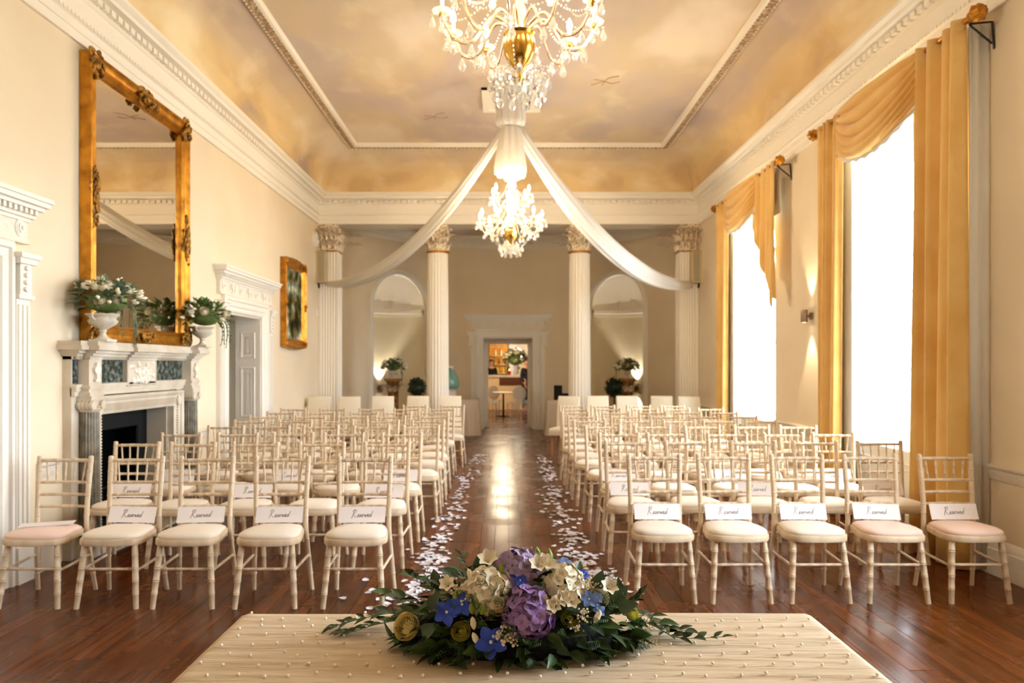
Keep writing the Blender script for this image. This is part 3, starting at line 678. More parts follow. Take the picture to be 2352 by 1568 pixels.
for u in (6.62, 6.77):
    rl.ell(mpL(u,1.55,.125),(.02,.02,.024),8,6); rl.ell(mpL(u,1.48,.125),(.02,.028,.05),8,6); rl.ell(mpL(u+.03,1.42,.122),(.018,.02,.04),8,6); rl.ell(mpL(u-.03,1.42,.122),(.018,.02,.04),8,6)
tag(rl.build('carved_figures', m_marblecarve, TB, 60), kind='stuff')
# entablature under the frieze, egg moulding, shelf (breaks forward over the piers)
MB().wbox(mpL, y0, y1, 1.30, 1.34, .06, .095).wbox(mpL, y0, y1, 1.34, 1.37, .06, .11).wbox(mpL, y0-.01, y1+.01, 1.37, 1.395, .06, .12).build('moulding', m_marble, fp, 0)
sh = MB()
for z, h, o in ((1.595,.10,.0),(1.62,.13,.02),(1.645,.16,.045),(1.67,.20,.08),(1.705,.185,.065)):
    zz = z+.036; sh.wbox(mpL, y0-o, y1+o, z, zz, 0, h)
    for a, b in PC: sh.wbox(mpL, a-o*.6, b+o*.6, z, zz, 0, h+.08)
    sh.wbox(mpL, 6.43-o*.5, 6.96+o*.5, z, zz, 0, h+.035)
sh.build('mantel_shelf', m_marble, fp, 0)
MANT = 1.741
dt = Pool(MB().wbox(mpL, y0, y0+.012, 1.60, 1.62, .09, .118), 'dentil_bar', m_marble, 0)
dj = MB(); u = y0
while u < y1-.02: dj.wbox(mpL, u, u+.012, 1.597, 1.618, .09, .122); u += .024
dt.drop(); tag(dj.build('fluted_band', m_marble, fp, 0), kind='stuff')
MB().rect(FP[0]-.16, FP[1]+.16, 0, FP[2]+.17, [(0,.06),(0,.10),(.02,.115),(.045,.1),(.05,.085),(.14,.08),(.16,.07),(.16,-.02)], mpL, True).build('inner_architrave', m_marble, fp, 25)
rg = MB()
for s_, uu in ((0, FP[0]-.085), (1, FP[1]+.035)):
    for k in range(42): rg.wbox(mpL, uu, uu+.05, .06+k*.026, .074+k*.026, .075, .098)
for k in range(60): u = FP[0]+(FP[1]-FP[0])*k/60; rg.wbox(mpL, u, u+.012, FP[2]+.035, FP[2]+.10, .075, .096)
tag(rg.build('reeding', m_marble, fp, 0), kind='stuff')
for u in (FP[0]-.06, FP[1]+.06): MB().prism([(u+.04*math.cos(t*PI/8), FP[2]+.065+.05*math.sin(t*PI/8)) for t in range(16)], mpL, .08, .105).build('corner_rosette', m_marble, fp, 0)
eg = MB(); u = FP[0]-.14
while u < FP[1]+.15: eg.ell(mpL(u, FP[2]+.155, .105), (.012,.011,.016), 6, 5); u += .03
tag(eg.build('egg_moulding', m_marble, fp, 60), kind='stuff')
jb = MB()
for u in (FP[0], FP[1]): jb.box(WL-.3, WL+.0, u-.02, u+.02, 0, FP[2]+.02)
jb.build('jamb', pmat('slip stone', (196,184,164), .5), fp, 0)
fb = MB().box(WL-.75,WL-.70,FP[0],FP[1],0,1.3).box(WL-.75,WL-.2,FP[0]-.05,FP[0],0,1.3).box(WL-.75,WL-.2,FP[1],FP[1]+.05,0,1.3).box(WL-.75,WL-.0,FP[0],FP[1],1.12,1.3).box(WL-.75,WL,FP[0],FP[1],.001,.02)
fb.build('firebox', m_soot, fp, 0)
ir = MB().rect(FP[0]+.02, FP[1]-.02, 0, FP[2], [(0,-.22),(0,-.2),(.17,-.2),(.18,-.22)], mpL, True); ir.build('register_plate', m_black, fp, 20)
gt = MB()
for k in range(9): gt.tube([mpL(6.4+k*.095,.25,-.25),mpL(6.4+k*.095,.40,-.25)], .008, 6)
gt.tube([mpL(6.35,.40,-.25),mpL(7.2,.40,-.25)], .012, 6); gt.tube([mpL(6.35,.25,-.25),mpL(7.2,.25,-.25)], .012, 6); gt.box(WL-.6,WL-.25,6.35,7.2,.2,.24)
gt.build('grate', m_black, fp)
MB().box(WL+.02, WL+.26, 5.95, 7.60, .001, .012).build('hearth', m_marble, fp, 0)

# ---------------- mirror and painting ----------------
def ornament(mb, mp, u, z, h, ru, rz, n, seed):
    r_ = random.Random(seed)
    for k in range(n):
        a = r_.uniform(0, 2*PI); q = r_.uniform(.1, 1)**.6
        cu, cz = u+ru*q*math.cos(a), z+rz*q*math.sin(a); L_ = r_.uniform(.25,.5)
        pts = [mp(cu, cz, h+.02*(1-q)), mp(cu+ru*.25*math.cos(a+.8), cz+rz*.25*math.sin(a+.8), h+.03*(1-q)), mp(cu+ru*.35*math.cos(a+1.9), cz+rz*.35*math.sin(a+1.9), h)]
        s_ = min(ru, rz); mb.tube(crom(pts, 4), [s_*.20*(1-.08*i) for i in range(9)], 6)
    mb.ell(mp(u, z, h+.01), (.03, ru*.35, rz*.35), 10, 8)
mi = thing('wall_mirror', 'tall gilt framed mirror with carved corners standing on the mantel', 'mirror', (WL, 6.83, MANT))
mu0, mu1, mz0, mz1 = 5.90, 7.76, MANT, 4.14
MB().rect(mu0, mu1, mz0, mz1, [(0,.005),(0,.10),(.015,.105),(.03,.09),(.07,.075),(.10,.085),(.115,.07),(.125,.06),(.135,.065),(.15,.035),(.16,.03)], mpL).build('gilt_frame', m_gold, mi, 25)
MB().wbox(mpL, mu0+.15, mu1-.15, mz0+.15, mz1-.15, .02, .034).build('mirror_glass', m_mirror, mi, 0)
MB().wbox(mpL, mu0+.01, mu1-.01, mz0+.01, mz1-.01, .004, .018).build('backing', m_dark, mi, 0)
sd = 1
for u in (mu0+.08, mu1-.08):
    for z in (mz0+.09, mz1-.09):
        b = MB(); ornament(b, mpL, u, z, .095, .10, .13, 22, sd); b.build('corner_carving', m_giltdark, mi, 60); sd += 1
for u, z, ru, rz in ((6.83, mz1-.07, .22, .085), (6.83, mz0+.07, .2, .07), (mu0+.07, 2.95, .07, .26), (mu1-.07, 2.85, .075, .26)):
    b = MB(); ornament(b, mpL, u, z, .09, ru, rz, 26, sd); b.build('cartouche', m_giltdark, mi, 60); sd += 1
pt = thing('oil_painting', 'dark oil painting in a shaped gilt frame on the left wall', 'painting', (WL, 11.8, 1.83))
pu0, pu1, pz0, pz1 = 11.17, 12.36, 1.84, 3.24
MB().rect(pu0, pu1, pz0, pz1, [(0,.005),(0,.09),(.02,.095),(.05,.06),(.09,.06),(.11,.075),(.125,.05),(.14,.035)], mpL).build('gilt_frame', m_gold, pt, 25)
MB().wbox(mpL, pu0+.13, pu1-.13, pz0+.13, pz1-.13, .02, .038).build('canvas', m_canvas, pt, 0)
for z, s_ in ((pz0, -1), (pz1, 1)):
    o = [(pu0+.1, z)]+[(lerp(pu0+.1, pu1-.1, i/20), z+s_*(.03*math.sin(PI*i/20)+.012*math.sin(PI*i/20*5)**2)) for i in range(21)]+[(pu1-.1, z-s_*.03), (pu0+.1, z-s_*.03)]
    MB().prism(o, mpL, .01, .085).build('shaped_crest', m_gold, pt, 0)
for u, z in ((pu0+.05,pz0+.06),(pu1-.05,pz0+.06),(pu0+.05,pz1-.06),(pu1-.05,pz1-.06),(pu0+.04,2.54),(pu1-.04,2.54)):
    b = MB(); ornament(b, mpL, u, z, .08, .055, .08, 14, sd); b.build('frame_carving', m_gold, pt, 60); sd += 1

# ---------------- curtains ----------------
def solid(o, t=.006):
    m = o.modifiers.new('thickness', 'SOLIDIFY'); m.thickness = t; return o
def cloth_panel(name, m, parent, ya, yb, zt, zb, folds, amp, x0, seed, flare=0, nz=14, tie=0):
    r_ = random.Random(seed); ph = r_.uniform(0, 6); n = folds*10; rows = []
    for j in range(nz+1):
        t = j/nz; row = []
        for i in range(n+1):
            s_ = i/n; zbv = zb(s_) if callable(zb) else zb
            z = lerp(zt, zbv, t); y = lerp(ya-flare*t*.5, yb+flare*t*.5, s_)
            a = amp*(.55+.45*t)*(math.sin(2*PI*folds*s_+ph+.25*math.sin(3*t+ph))+.35*math.sin(2*PI*folds*1.7*s_+1.3+ph*2))
            row.append((x0+a, y+.02*math.sin(2*PI*folds*s_*.5+t*2), z))
        rows.append(row)
    return solid(MB().grid(rows).build(name, m, parent, 180))
def swag(parent, ya, yb, zt, ea, eb, sag, x0):
    rows = []; nw, nt = 60, 40; lin_rows = []
    for j in range(nw+1):
        w = j/nw; row = []
        for i in range(nt+1):
            t = i/nt; bulge = (4*t*(1-t))**.8
            z = zt-w*lerp(ea, eb, t)-(sag*(.35*w+.65*math.sin(PI*w)))*(1-abs(2*t-1)**2.0)-.028*math.sin(w*2*PI*7)*bulge
            x = x0-.06*math.sin(PI*w)*bulge-.05*math.cos(w*2*PI*7+.5*math.sin(5*t))*(.35+.65*bulge)-.03*bulge
            row.append((x, lerp(ya, yb, t)+.015*math.sin(w*2*PI*7), z))
        rows.append(row)
    sw = solid(MB().grid(rows).build('swag', m_curtain, parent, 180))
    last = rows[-1]; lr = [[(p[0]+.05, p[1], p[2]+.25*(4*(i/nt)*(1-i/nt))) for i, p in enumerate(last)], [(p[0]+.02, p[1], p[2]+.05) for p in last], [(p[0]+.012, p[1], p[2]-.07*(4*(i/nt)*(1-i/nt))-.01*math.sin(i*1.3)) for i, p in enumerate(last)]]
    solid(MB().grid(lr).build('lining_edge', m_lining, sw, 180))
PX, PZ = 3.45, 4.12
CUR = [(WIN[1]-.10, 'wide gold curtain set on the middle window nearest the camera'), (WIN[2]-.24, 'gold curtain set with zigzag tail on the window by the colonnade')]
for k, (c, lab) in enumerate(CUR):
    cs = thing('curtain_set', lab, 'curtain', (PX, c, 0)); L_ = 1.30
    MB().tube([(PX, c-L_, PZ), (PX, c+L_, PZ)], .024, 12).build('pole', m_gold, cs)
    for s_ in (-1, 1):
        y = c+s_*L_
        f = MB(); f.tube([(PX,y,PZ),(PX,y+s_*.03,PZ),(PX,y+s_*.035,PZ),(PX,y+s_*.05,PZ)], [.03,.03,.045,.03], 12); f.ell((PX,y+s_*.10,PZ),(.06,.06,.06),14,10)
        for q in range(8): a = q*PI/4; f.tube([(PX+.035*math.cos(a),y+s_*.05,PZ+.035*math.sin(a)),(PX+.062*math.cos(a),y+s_*.1,PZ+.062*math.sin(a)),(PX+.03*math.cos(a),y+s_*.15,PZ+.03*math.sin(a))], .010, 5)
        f.build('finial', m_gold, cs)
        MB().tube([(WR-.002,y,PZ-.22),(WR-.02,y,PZ-.02),(PX,y,PZ-.035)], .010, 6).tube([(WR-.02,y,PZ-.18),(PX,y,PZ-.04)], .008, 6).build('bracket', m_dark, cs)
    cloth_panel('curtain_panel', m_curtain, cs, c+.70, c+1.26, PZ+.03, .015, 5, .045, PX-.01, 3+k, -.12)
    solid(MB().grid([[(PX+.075+.01*math.sin(i), lerp(c+.66, c+1.2, i/12), z) for i in range(13)] for z in (PZ, 2.5, .02)]).build('lining', m_lining, cs, 180))
    swag(cs, c-.68, c+.74, PZ+.02, .46, .46, .36, PX-.03)
    if k == 0: solid(MB().grid([[(lerp(PX+.03, WR-.004, i/6), c-1.25+.014*math.sin(i*2.1), z) for i in range(7)] for z in (PZ-.02, 2.0, .02)]).build('lining', m_lining, cs, 180))  # lining with an added return to the wall that blocks stray window light
    if k == 0: cloth_panel('curtain_panel', m_curtain, cs, c-1.27, c-.60, PZ+.03, .015, 4, .078, PX-.02, 9, .03)
    else:
        cloth_panel('tail', m_curtain, cs, c-1.28, c-.50, PZ+.03, lambda s_: 2.25+1.2*s_+.10*math.floor(s_*4+.3)/4*0+.06*math.sin(s_*2*PI*4), 4, .045, PX-.02, 5)
        solid(MB().grid([[(PX+.07, lerp(c-1.24, c-.5, i/10), z) for i in range(11)] for z in (PZ, 3.5)]).build('tail_lining', m_lining, cs, 180))

# ---------------- wall lights ----------------
def sconce(loc, nrm, label, power, spread):
    nrm = Vector(nrm).normalized(); s_ = thing('wall_light', label, 'wall light', loc, group='up and down wall lights'); p = Vector(loc)+nrm*.09
    MB().lathe([(.038,-.075),(.04,-.07),(.04,.07),(.038,.075),(.033,.075),(.033,.05)], 20, p, cap=False).build('cylinder', m_steel, s_)
    a = MB(); a.tube([Vector(loc)+nrm*.002, Vector(loc)+nrm*.02], .045, 16); a.tube([Vector(loc)+nrm*.02, p-nrm*.03], .014, 10); a.build('bracket', m_steel, s_)
    MB().lathe([(.0,.048),(.032,.05)], 16, p, cap=False).lathe([(.0,-.048),(.032,-.05)], 16, p, cap=False).build('lamp_disc', emat('sconce lamp', (1,.86,.66), 12), s_)
    for d in (1, -1):
        l = bpy.data.lights.new('spot_beam', 'SPOT'); l.energy = power*LAMP; l.color = (1,.80,.55) if spread < 1.1 else (1,.93,.78); l.spot_size = spread; l.spot_blend = .6; l.shadow_soft_size = .02
        o = bpy.data.objects.new('spot_beam', l); C.objects.link(o); o.parent = s_; o.location = nrm*.09+Vector((0,0,d*.08)); o.rotation_euler = (PI if d > 0 else 0, 0, 0)
sconce((WR-.002, 8.52, 2.13), (-1,0,0), 'bronze up and down cylinder light between the two windows', 9, 1.0)
for c, lab in ((3*PI/4, 'small up and down light on the back of the left niche'), (PI/4, 'small up and down light on the back of the right niche')):
    r_ = AR+NW-.005; sconce((AX+r_*math.cos(c), AY+r_*math.sin(c), 1.0), (-math.cos(c), -math.sin(c), 0), lab, 14, 1.25)

# ---------------- pier fittings ----------------
for X, s_, lab in ((-3.42, -1, 'cream slim loudspeaker fixed to the pier beside the painting'), (3.56, 1, 'cream slim loudspeaker fixed to the pier beside the far window')):
    sp = thing('column_speaker', lab, 'speaker', (X, 13.36, 3.04), group='pier loudspeakers')
    MB().bbox(X-.10, X+.10, 13.28, 13.46, 3.08, 3.66, .01).build('cabinet', pmat('speaker cream', (206,186,146), .6), sp, 0)
    MB().bbox(X-s_*.02-.055, X-s_*.02+.055, 13.268, 13.28, 3.10, 3.64, .0).build('grille', pmat('speaker grille', (176,164,136), .8, bump=(300,.3)), sp, 0)
    MB().tube([(X+s_*.07,13.42,3.08),(X+s_*.07,13.47,3.0)], .02, 8).build('bracket', m_dark, sp)
cl = thing('wall_sounder', 'round white alarm sounder high on the left wall by the pier', 'alarm', (WL, 13.2, 3.85))
MB().tube([mpL(13.2,3.85,.0),mpL(13.2,3.85,.05),mpL(13.2,3.85,.06)], [.13,.13,.11], 24).build('housing', m_white, cl)
MB().tube([mpL(13.2,3.85,.06),mpL(13.2,3.85,.065)], [.05,.04], 16).build('centre_cap', m_card, cl)
th_ = thing('thermostat', 'tiny white thermostat box on the left wall by the pier', 'thermostat', (WL, 13.3, 2.5))
MB().wbox(mpL, 13.25, 13.34, 2.46, 2.58, 0, .03).build('box', m_white, th_, 0); MB().wbox(mpL, 13.27, 13.32, 2.48, 2.51, .03, .034).build('dial', m_card, th_, 0)

# ---------------- chandeliers ----------------
def chandelier():
    ch = thing('chandelier', 'crystal chandelier with candle bulbs hanging over the table, cut by the top edge', 'chandelier', (.08, 4.0, 3.1), group='crystal chandeliers')
    MB().lathe([(.006,.02),(.02,.05),(.012,.075),(.03,.10),(.062,.135),(.085,.18),(.092,.23),(.08,.275),(.09,.29),(.05,.30)], 20).build('bowl', m_brass, ch, 40, True)
    MB().lathe([(.02,.31),(.028,.4),(.02,.5),(.045,.55),(.05,.6),(.022,.66),(.018,.8),(.04,.84),(.03,.9),(.012,.96),(.008,2.30),(.06,2.32)], 14).build('stem', m_crystal, ch, 40, True)
    MB().lathe([(.012,2.27),(.07,2.28),(.08,2.315)], 16).build('ceiling_rose', m_brass, ch, 40, True)
    arm = lambda R, zi, zl, zo: MB().tube(crom([(.05,0,zi),(R*.35,0,zi+.05),(R*.6,0,zl),(R*.85,0,zl+.01),(R,0,zo)], 6), .0085, 7)
    aL = Pool(arm(.43,.33,.24,.36), 'arm', m_crystal); aU = Pool(arm(.26,.62,.58,.70), 'arm', m_crystal)
    gw = lambda R, zi, zl, zo: MB().tube([p+Vector((0,0,-.004)) for p in crom([(.05,0,zi),(R*.35,0,zi+.05),(R*.6,0,zl),(R*.85,0,zl+.01),(R,0,zo)], 6)], .0035, 5)
    gL = Pool(gw(.43,.325,.232,.36), 'gilt_wire', m_brass); gU = Pool(gw(.26,.615,.572,.70), 'gilt_wire', m_brass)
    cup = Pool(MB().lathe([(.006,-.02),(.012,-.01),(.02,0),(.05,.012),(.055,.02),(.02,.014)], 14, cap=False), 'bobeche', m_crystal)
    cap_ = Pool(MB().lathe([(.01,-.025),(.017,-.012),(.02,0),(.014,.012)], 12), 'candle_cup', m_brass)
    cdl = Pool(MB().lathe([(.011,.01),(.011,.075)], 10), 'candle', m_card)
    blb = Pool(MB().lathe([(.006,.075),(.013,.088),(.017,.105),(.014,.125),(.006,.145),(.001,.155)], 10), 'bulb', m_bulb)
    drop = Pool(MB().lathe([(.001,0),(.009,-.006),(.001,-.012)],6,cap=False).lathe([(.001,-.013),(.006,-.02),(.016,-.045),(.017,-.055),(.010,-.068),(.001,-.074)], 7, cap=False), 'crystal_drop', m_crystal, 20)
    def strand_mb(a, b, sag, n, r=.006):
        m = MB()
        for i in range(n):
            t = i/(n-1); p = Vector(a).lerp(Vector(b), t); p.z -= sag*4*t*(1-t); m.ell(p, (r,r,r), 6, 4)
        return m
    sK = Pool(strand_mb((.30,0,.24),(.10,0,.0),.03,15), 'bead_strand', m_crystal); sT = Pool(strand_mb((.05,0,.90),(.25,0,.68),.07,16), 'bead_strand', m_crystal)
    sM = Pool(strand_mb((.10,0,.60),(.42,0,.35),.09,20), 'bead_strand', m_crystal)
    sS = Pool(strand_mb((.42,0,.35),(.42*math.cos(2*PI/10),.42*math.sin(2*PI/10),.35),.09,14), 'bead_strand', m_crystal)
    for k in range(10):
        a = 2*PI*k/10+.15; R_ = Matrix.Rotation(a, 4, 'Z')
        aL.put(ch, R_); gL.put(ch, R_)
        for q in (sK, sM, sS): q.put(ch, R_)
        T_ = R_ @ Matrix.Translation((.43,0,.37))
        for q in (cup, cap_, cdl, blb): q.put(ch, T_)
        for r, d, z, s_ in ((.43,.05,.37,1.1),(.43,-.05,.37,1.1),(.482,0,.37,1.15),(.37,0,.25,1.35),(.27,0,.235,1.3),(.15,.06,.06,1.2),(.13,-.02,.0,1.3)):
            drop.put(ch, R_ @ TR((r,d,z),(0,0,random.uniform(0,3)), s_))
    for k in range(6):
        a = 2*PI*k/6+.4; R_ = Matrix.Rotation(a, 4, 'Z'); aU.put(ch, R_); gU.put(ch, R_); sT.put(ch, R_)
        T_ = R_ @ Matrix.Translation((.26,0,.71))
        for q in (cup, cap_, cdl, blb): q.put(ch, T_)
        for r, d, z, s_ in ((.26,.05,.70,1.1),(.26,-.05,.70,1.1),(.31,0,.70,1.1),(.19,0,.58,1.3),(.06,.0,.03,1.3),(.09,.05,.09,1.2)):
            drop.put(ch, R_ @ TR((r,d,z),(0,0,random.uniform(0,3)), s_))
    for k in range(8):
        a = 2*PI*k/8; drop.put(ch, Matrix.Rotation(a,4,'Z') @ TR((.085,0,.12),(0,0,.4),1.1)); drop.put(ch, Matrix.Rotation(a+.3,4,'Z') @ TR((.05,0,.62),(0,0,.4),1.4))
    return ch
ch1 = chandelier()
ch2 = tree(ch1, (.08, 9.8, 3.12)); ch2.rotation_euler = (0,0,.3)
for q in ch2.children:
    if q.name.startswith('bulb'):
        me2 = bpy.data.meshes.get('bulb_bright') or q.data.copy(); me2.name = 'bulb_bright'; me2.materials[0] = m_bulb2; q.data = me2
ch2['label'] = 'crystal chandelier with white cloth wrapped round its stem'

# ---------------- drapery ----------------
def sheet_tube(path, a, b, twist, nr=9, n=40, rp=.16, ph=0):
    mb = MB(); rows = []; path = [Vector(p) for p in path]; N = len(path)
    for i, p in enumerate(path):
        t = (path[min(i+1,N-1)]-path[max(i-1,0)]).normalized(); up = Vector((0,0,1)); up = (up-t*up.dot(t)).normalized(); sd_ = t.cross(up)
        A = a(i/(N-1)); B = b(i/(N-1)); row = []
        for j in range(n):
            q = 2*PI*j/n; r = 1+rp*math.sin(nr*q+ph+twist*i/N)+.06*math.sin(4*q+i*.2)
            row.append(p+up*A*r*math.sin(q)+sd_*B*r*math.cos(q))
        rows.append(row)
    mb.grid(rows, closeu=True); return mb
dr = thing('ceiling_drape', 'white voile wrapped round the chandelier stem with two long swags to the corner piers', 'drape', (.08, 9.8, 4.1))
def ring_r(prof, n=72, seed=0, hem=None):
    rows = []
    for i, (r, z) in enumerate(prof):
        row = []
        for j in range(n):
            q = 2*PI*j/n; k = 1+.09*math.sin(11*q+.5*math.sin(z*4))+.05*math.sin(5*q+1+z)
            zz = z
            if hem and i == len(prof)-1: zz = z+hem*math.sin(q*2.5+1.1)*1.0
            row.append((.08+r*k*math.cos(q), 9.8+r*k*.8*math.sin(q), zz))
        rows.append(row)
    return MB().grid(rows, closeu=True)
solid(ring_r([(.20,5.40),(.185,5.2),(.18,5.0),(.185,4.88),(.17,4.82),(.12,4.79)]).build('wrap', m_veil, dr, 180), .004)
solid(ring_r([(.12,4.80),(.14,4.76),(.155,4.6),(.18,4.4),(.20,4.25),(.195,4.12)], hem=.05).build('wrap', m_veil, dr, 180), .004)
for B_, s_, wa_ in (((-3.30,13.30,3.05), .58, .105), ((3.45,13.30,3.03), .58, .15)):
    A_ = Vector((.08+(-.10 if B_[0] < 0 else .10), 9.8, 4.76)); B_ = Vector(B_)
    path = [A_.lerp(B_, i/40)-Vector((0,0,s_*4*(i/40)*(1-i/40))) for i in range(41)]
    f = lambda t, w=wa_: w*(.55+.45*min(1,t*4))*(1 if t < .6 else 1-.62*((t-.6)/.4)**1.5)
    solid(sheet_tube(path, f, lambda t: f(t)*.55, 1.2, 8, 48, .11, B_.x).build('swag', m_veil, dr, 180), .003)
# ---------------- chairs ----------------
def rings(p, q, r, marks, w=.0):
    """points and radii of a bamboo-turned stick from p to q with ring marks at fractions"""
    p, q = Vector(p), Vector(q); ts = [(0, r*.92)]
    for m_ in marks:
        for d, k in ((-.022,1),(-.014,1.16),(-.006,1.02),(.006,1.02),(.014,1.16),(.022,1)): ts.append((m_+d, r*k))
    ts.append((1, r*.92)); ts.sort()
    return [p.lerp(q, t) for t, _ in ts], [k for _, k in ts]
def make_chair():
    ch = thing('spindle_chair', '', 'chair', (0,0,0))
    def outline(g=0):
        q = 1+g/.19; cy = -.03
        half = [(-.09,.165),(-.135,.158),(-.160,.135),(-.170,.10),(-.182,.04),(-.196,-.03),(-.205,-.095),(-.200,-.14),(-.182,-.178),(-.150,-.203),(-.10,-.217),(-.05,-.223)]
        pts = half+[(0,-.225)]+[(-x, y) for x, y in reversed(half)]
        return [(x*q, cy+(y-cy)*q) for x, y in pts]
    s_ = MB(); L = []
    for g, z in ((-.012,.398),(-.002,.402),(0,.41),(0,.432),(-.003,.439),(-.012,.441),(-.04,.441)): L.append([(x,y,z) for x, y in outline(g)])
    s_.grid(L, closeu=True); n = len(L[0]); s_.f.append(tuple(reversed(range(n)))); s_.f.append(tuple((len(L)-1)*n+i for i in range(n)))
    s_.build('seat', m_lime, ch, 35, True)
    c_ = MB(); L = []
    for g, z in ((-.016,.440),(-.010,.449),(-.012,.462),(-.03,.474),(-.065,.484),(-.11,.489),(-.16,.491)):
        k = 1; L.append([(x*(1 if g > -.1 else (1+.0)), y, z-.012*max(0,(y/.2))) for x, y in outline(g)])
    c_.grid(L, closeu=True); n = len(L[0]); c_.f.append(tuple((len(L)-1)*n+i for i in range(n))); c_.build('cushion', m_seat, ch, 60, True)
    for sx in (-1, 1):
        P_, R_ = rings((sx*.16,-.155,.40), (sx*.19,-.20,0), .0185, (.16,.36,.56,.76)); R_ = [r*(1.05-.22*max(0,(i/len(R_)-.5))) for i, r in enumerate(R_)]
        MB().tube(P_, R_, 9).build('front_leg', m_lime, ch, 50, True)
        pts = crom([(sx*.20,.20,0),(sx*.186,.165,.22),(sx*.172,.145,.42),(sx*.170,.150,.58),(sx*.174,.165,.75),(sx*.178,.185,.915)], 6); rr = []
        for i, p in enumerate(pts):
            k = .0165 if p.z > .1 else .0145; rr.append(k)
        P2, R2 = [], []
        for p, r in zip(pts, rr): P2.append(p); R2.append(r)
        mb = MB().tube(P2, R2, 9)
        for z in (.12,.24,.36,.52,.58,.66,.745,.82,.885):
            q = min(range(len(pts)-1), key=lambda i: abs(pts[i].z-z)); a, b = pts[q], pts[q+1]; u = (z-a.z)/(b.z-a.z+1e-9); p = a.lerp(b, u); t = (b-a).normalized()
            mb.tube([p-t*.005, p, p+t*.005], [.0165,.0195,.0165], 9)
        mb.ell(pts[-1], (.0175,.0175,.012), 9, 6); mb.build('back_post', m_lime, ch, 50, True)
        P_, R_ = rings((sx*.178,-.176,.235), (sx*.188,.17,.255), .0095, (.25,.5,.75)); MB().tube(P_, R_, 7).build('side_stretcher', m_lime, ch, 50, True)
    P_, R_ = rings((-.172,-.168,.245), (.172,-.168,.245), .0095, (.16,.36,.64,.84)); MB().tube(P_, R_, 7).build('front_stretcher', m_lime, ch, 50, True)
    yb = lambda z: .150+(.185-.150)*max(0, (z-.58)/.335)
    for z, nm, r in ((.893,'top_rail',.0125),(.745,'back_rail',.0105),(.663,'back_rail',.0105),(.583,'back_rail',.0105)):
        w = .172 if z > .8 else .165; y = yb(z)
        P_, R_ = rings((-w,y,z), (w,y,z), r, (.13,.32,.5,.68,.87)); P_ = [Vector((p.x, p.y+.014*(1-(p.x/w)**2), p.z)) for p in P_]
        MB().tube(P_, R_, 7).build(nm, m_lime, ch, 50, True)
    for k in range(5):
        u = (k-2)/2; a = (u*.118, yb(.745)+.012, .745); b = (u*.135, yb(.893)+.012, .893)
        P_, R_ = rings(a, b, .0068, (.3,.7)); MB().tube(P_, R_, 6).build('spindle', m_lime, ch, 50, True)
    return ch
base = make_chair()
ORD = ['first','second','third','fourth','fifth','sixth','seventh','eighth','ninth']
LY = [4.765, 5.68, 6.49, 7.29, 8.06, 8.76, 9.50, 10.30, 11.1]; LXc = [-.955, -1.48, -1.97, -2.49, -3.0]
LX = {3: [-.87,-1.39,-1.92,-2.43,-2.9], 4: [-.88,-1.4,-1.92,-2.4,-2.92], 5: [-.89,-1.42,-1.9,-2.42,-3.0], 6: [-.95,-1.45,-1.9,-2.48,-3.03], 7: [-.92,-1.44,-1.94,-2.52,-3.08], 8: [-.83,-1.42], 0: [-.966,-1.53,-2.05,-2.535,-3.03], 1: [-.966,-1.495,-2.03,-2.54,-3.01], 2: [-.954,-1.5,-1.965,-2.477,-3.0]}
RY = [4.865, 5.78, 6.48, 7.32, 8.08, 8.78, 9.52, 10.3, 11.1]
RX = {0: [1.045,1.536,2.05,2.56,3.09], 1: [1.007,1.52,2.05,2.57,3.10], 2: [1.053,1.5,2.06,2.58,3.02], 3: [1.02,1.53,2.06,2.58,3.03], 4: [.975,1.5,2.0,2.46,2.95], 5: [.97,1.5,2.0,2.48,2.96], 6: [.95,1.5,2.0,2.46,2.95], 7: [1.02,1.5,2.03,2.5,3.0], 8: [1.05,1.53,2.09,2.63]}
# handwritten word
STROKES = []
def stroke(p, x0=0): STROKES.append([(x+x0, y) for x, y in p])
stroke([(.55,2.9),(.25,1.5),(-.05,.2),(-.15,-.5)]); stroke([(-.25,2.2),(.2,2.85),(.9,3.05),(1.3,2.6),(.9,1.8),(.2,1.35),(.7,.7),(1.3,.05),(2.0,-.1),(2.6,.3)])
def le(x): return [(x,.35),(x+.5,.75),(x+.55,1.05),(x+.28,1.0),(x+.12,.4),(x+.4,0),(x+.85,.3)]
stroke(le(2.1)); stroke([(2.9,.25),(3.4,1.1),(3.5,.5),(3.35,0),(3.05,.05),(3.5,.15),(3.9,.35)]); stroke(le(3.8)); stroke([(4.6,.3),(4.85,1.05),(4.95,.8),(5.4,.95),(5.4,.3),(5.65,.05)])
stroke([(5.5,.95),(5.85,.05),(6.2,1.05),(6.5,.8)]); stroke(le(6.3)); stroke([(7.9,.9),(7.4,1.0),(7.15,.4),(7.35,0),(7.8,.5),(8.1,1.3),(8.35,2.5),(8.1,1.2),(8.0,.2),(8.3,.05)])
def word_mb(w=.135, th=.0011):
    mb = MB(); k = w/8.6; r_ = .0005
    for st in STROKES:
        pts = crom([((x-4.1)*k+y*k*.18, 0, (y-.9)*k*1.05) for x, y in st], 4); rows = []
        for i, p in enumerate(pts):
            t = (pts[min(i+1,len(pts)-1)]-pts[max(i-1,0)]).normalized(); n = Vector((t.z,0,-t.x)); ww = th*(.6+.5*abs(t.z)); rows.append([p+n*ww, p-n*ww])
        mb.grid(rows)
    return mb
card0 = Pool(MB().box(-.158,.158,-.001,.001,0,.108), 'paper', m_card, 0); word0 = Pool(word_mb(), 'lettering', m_ink, 0)
first = True
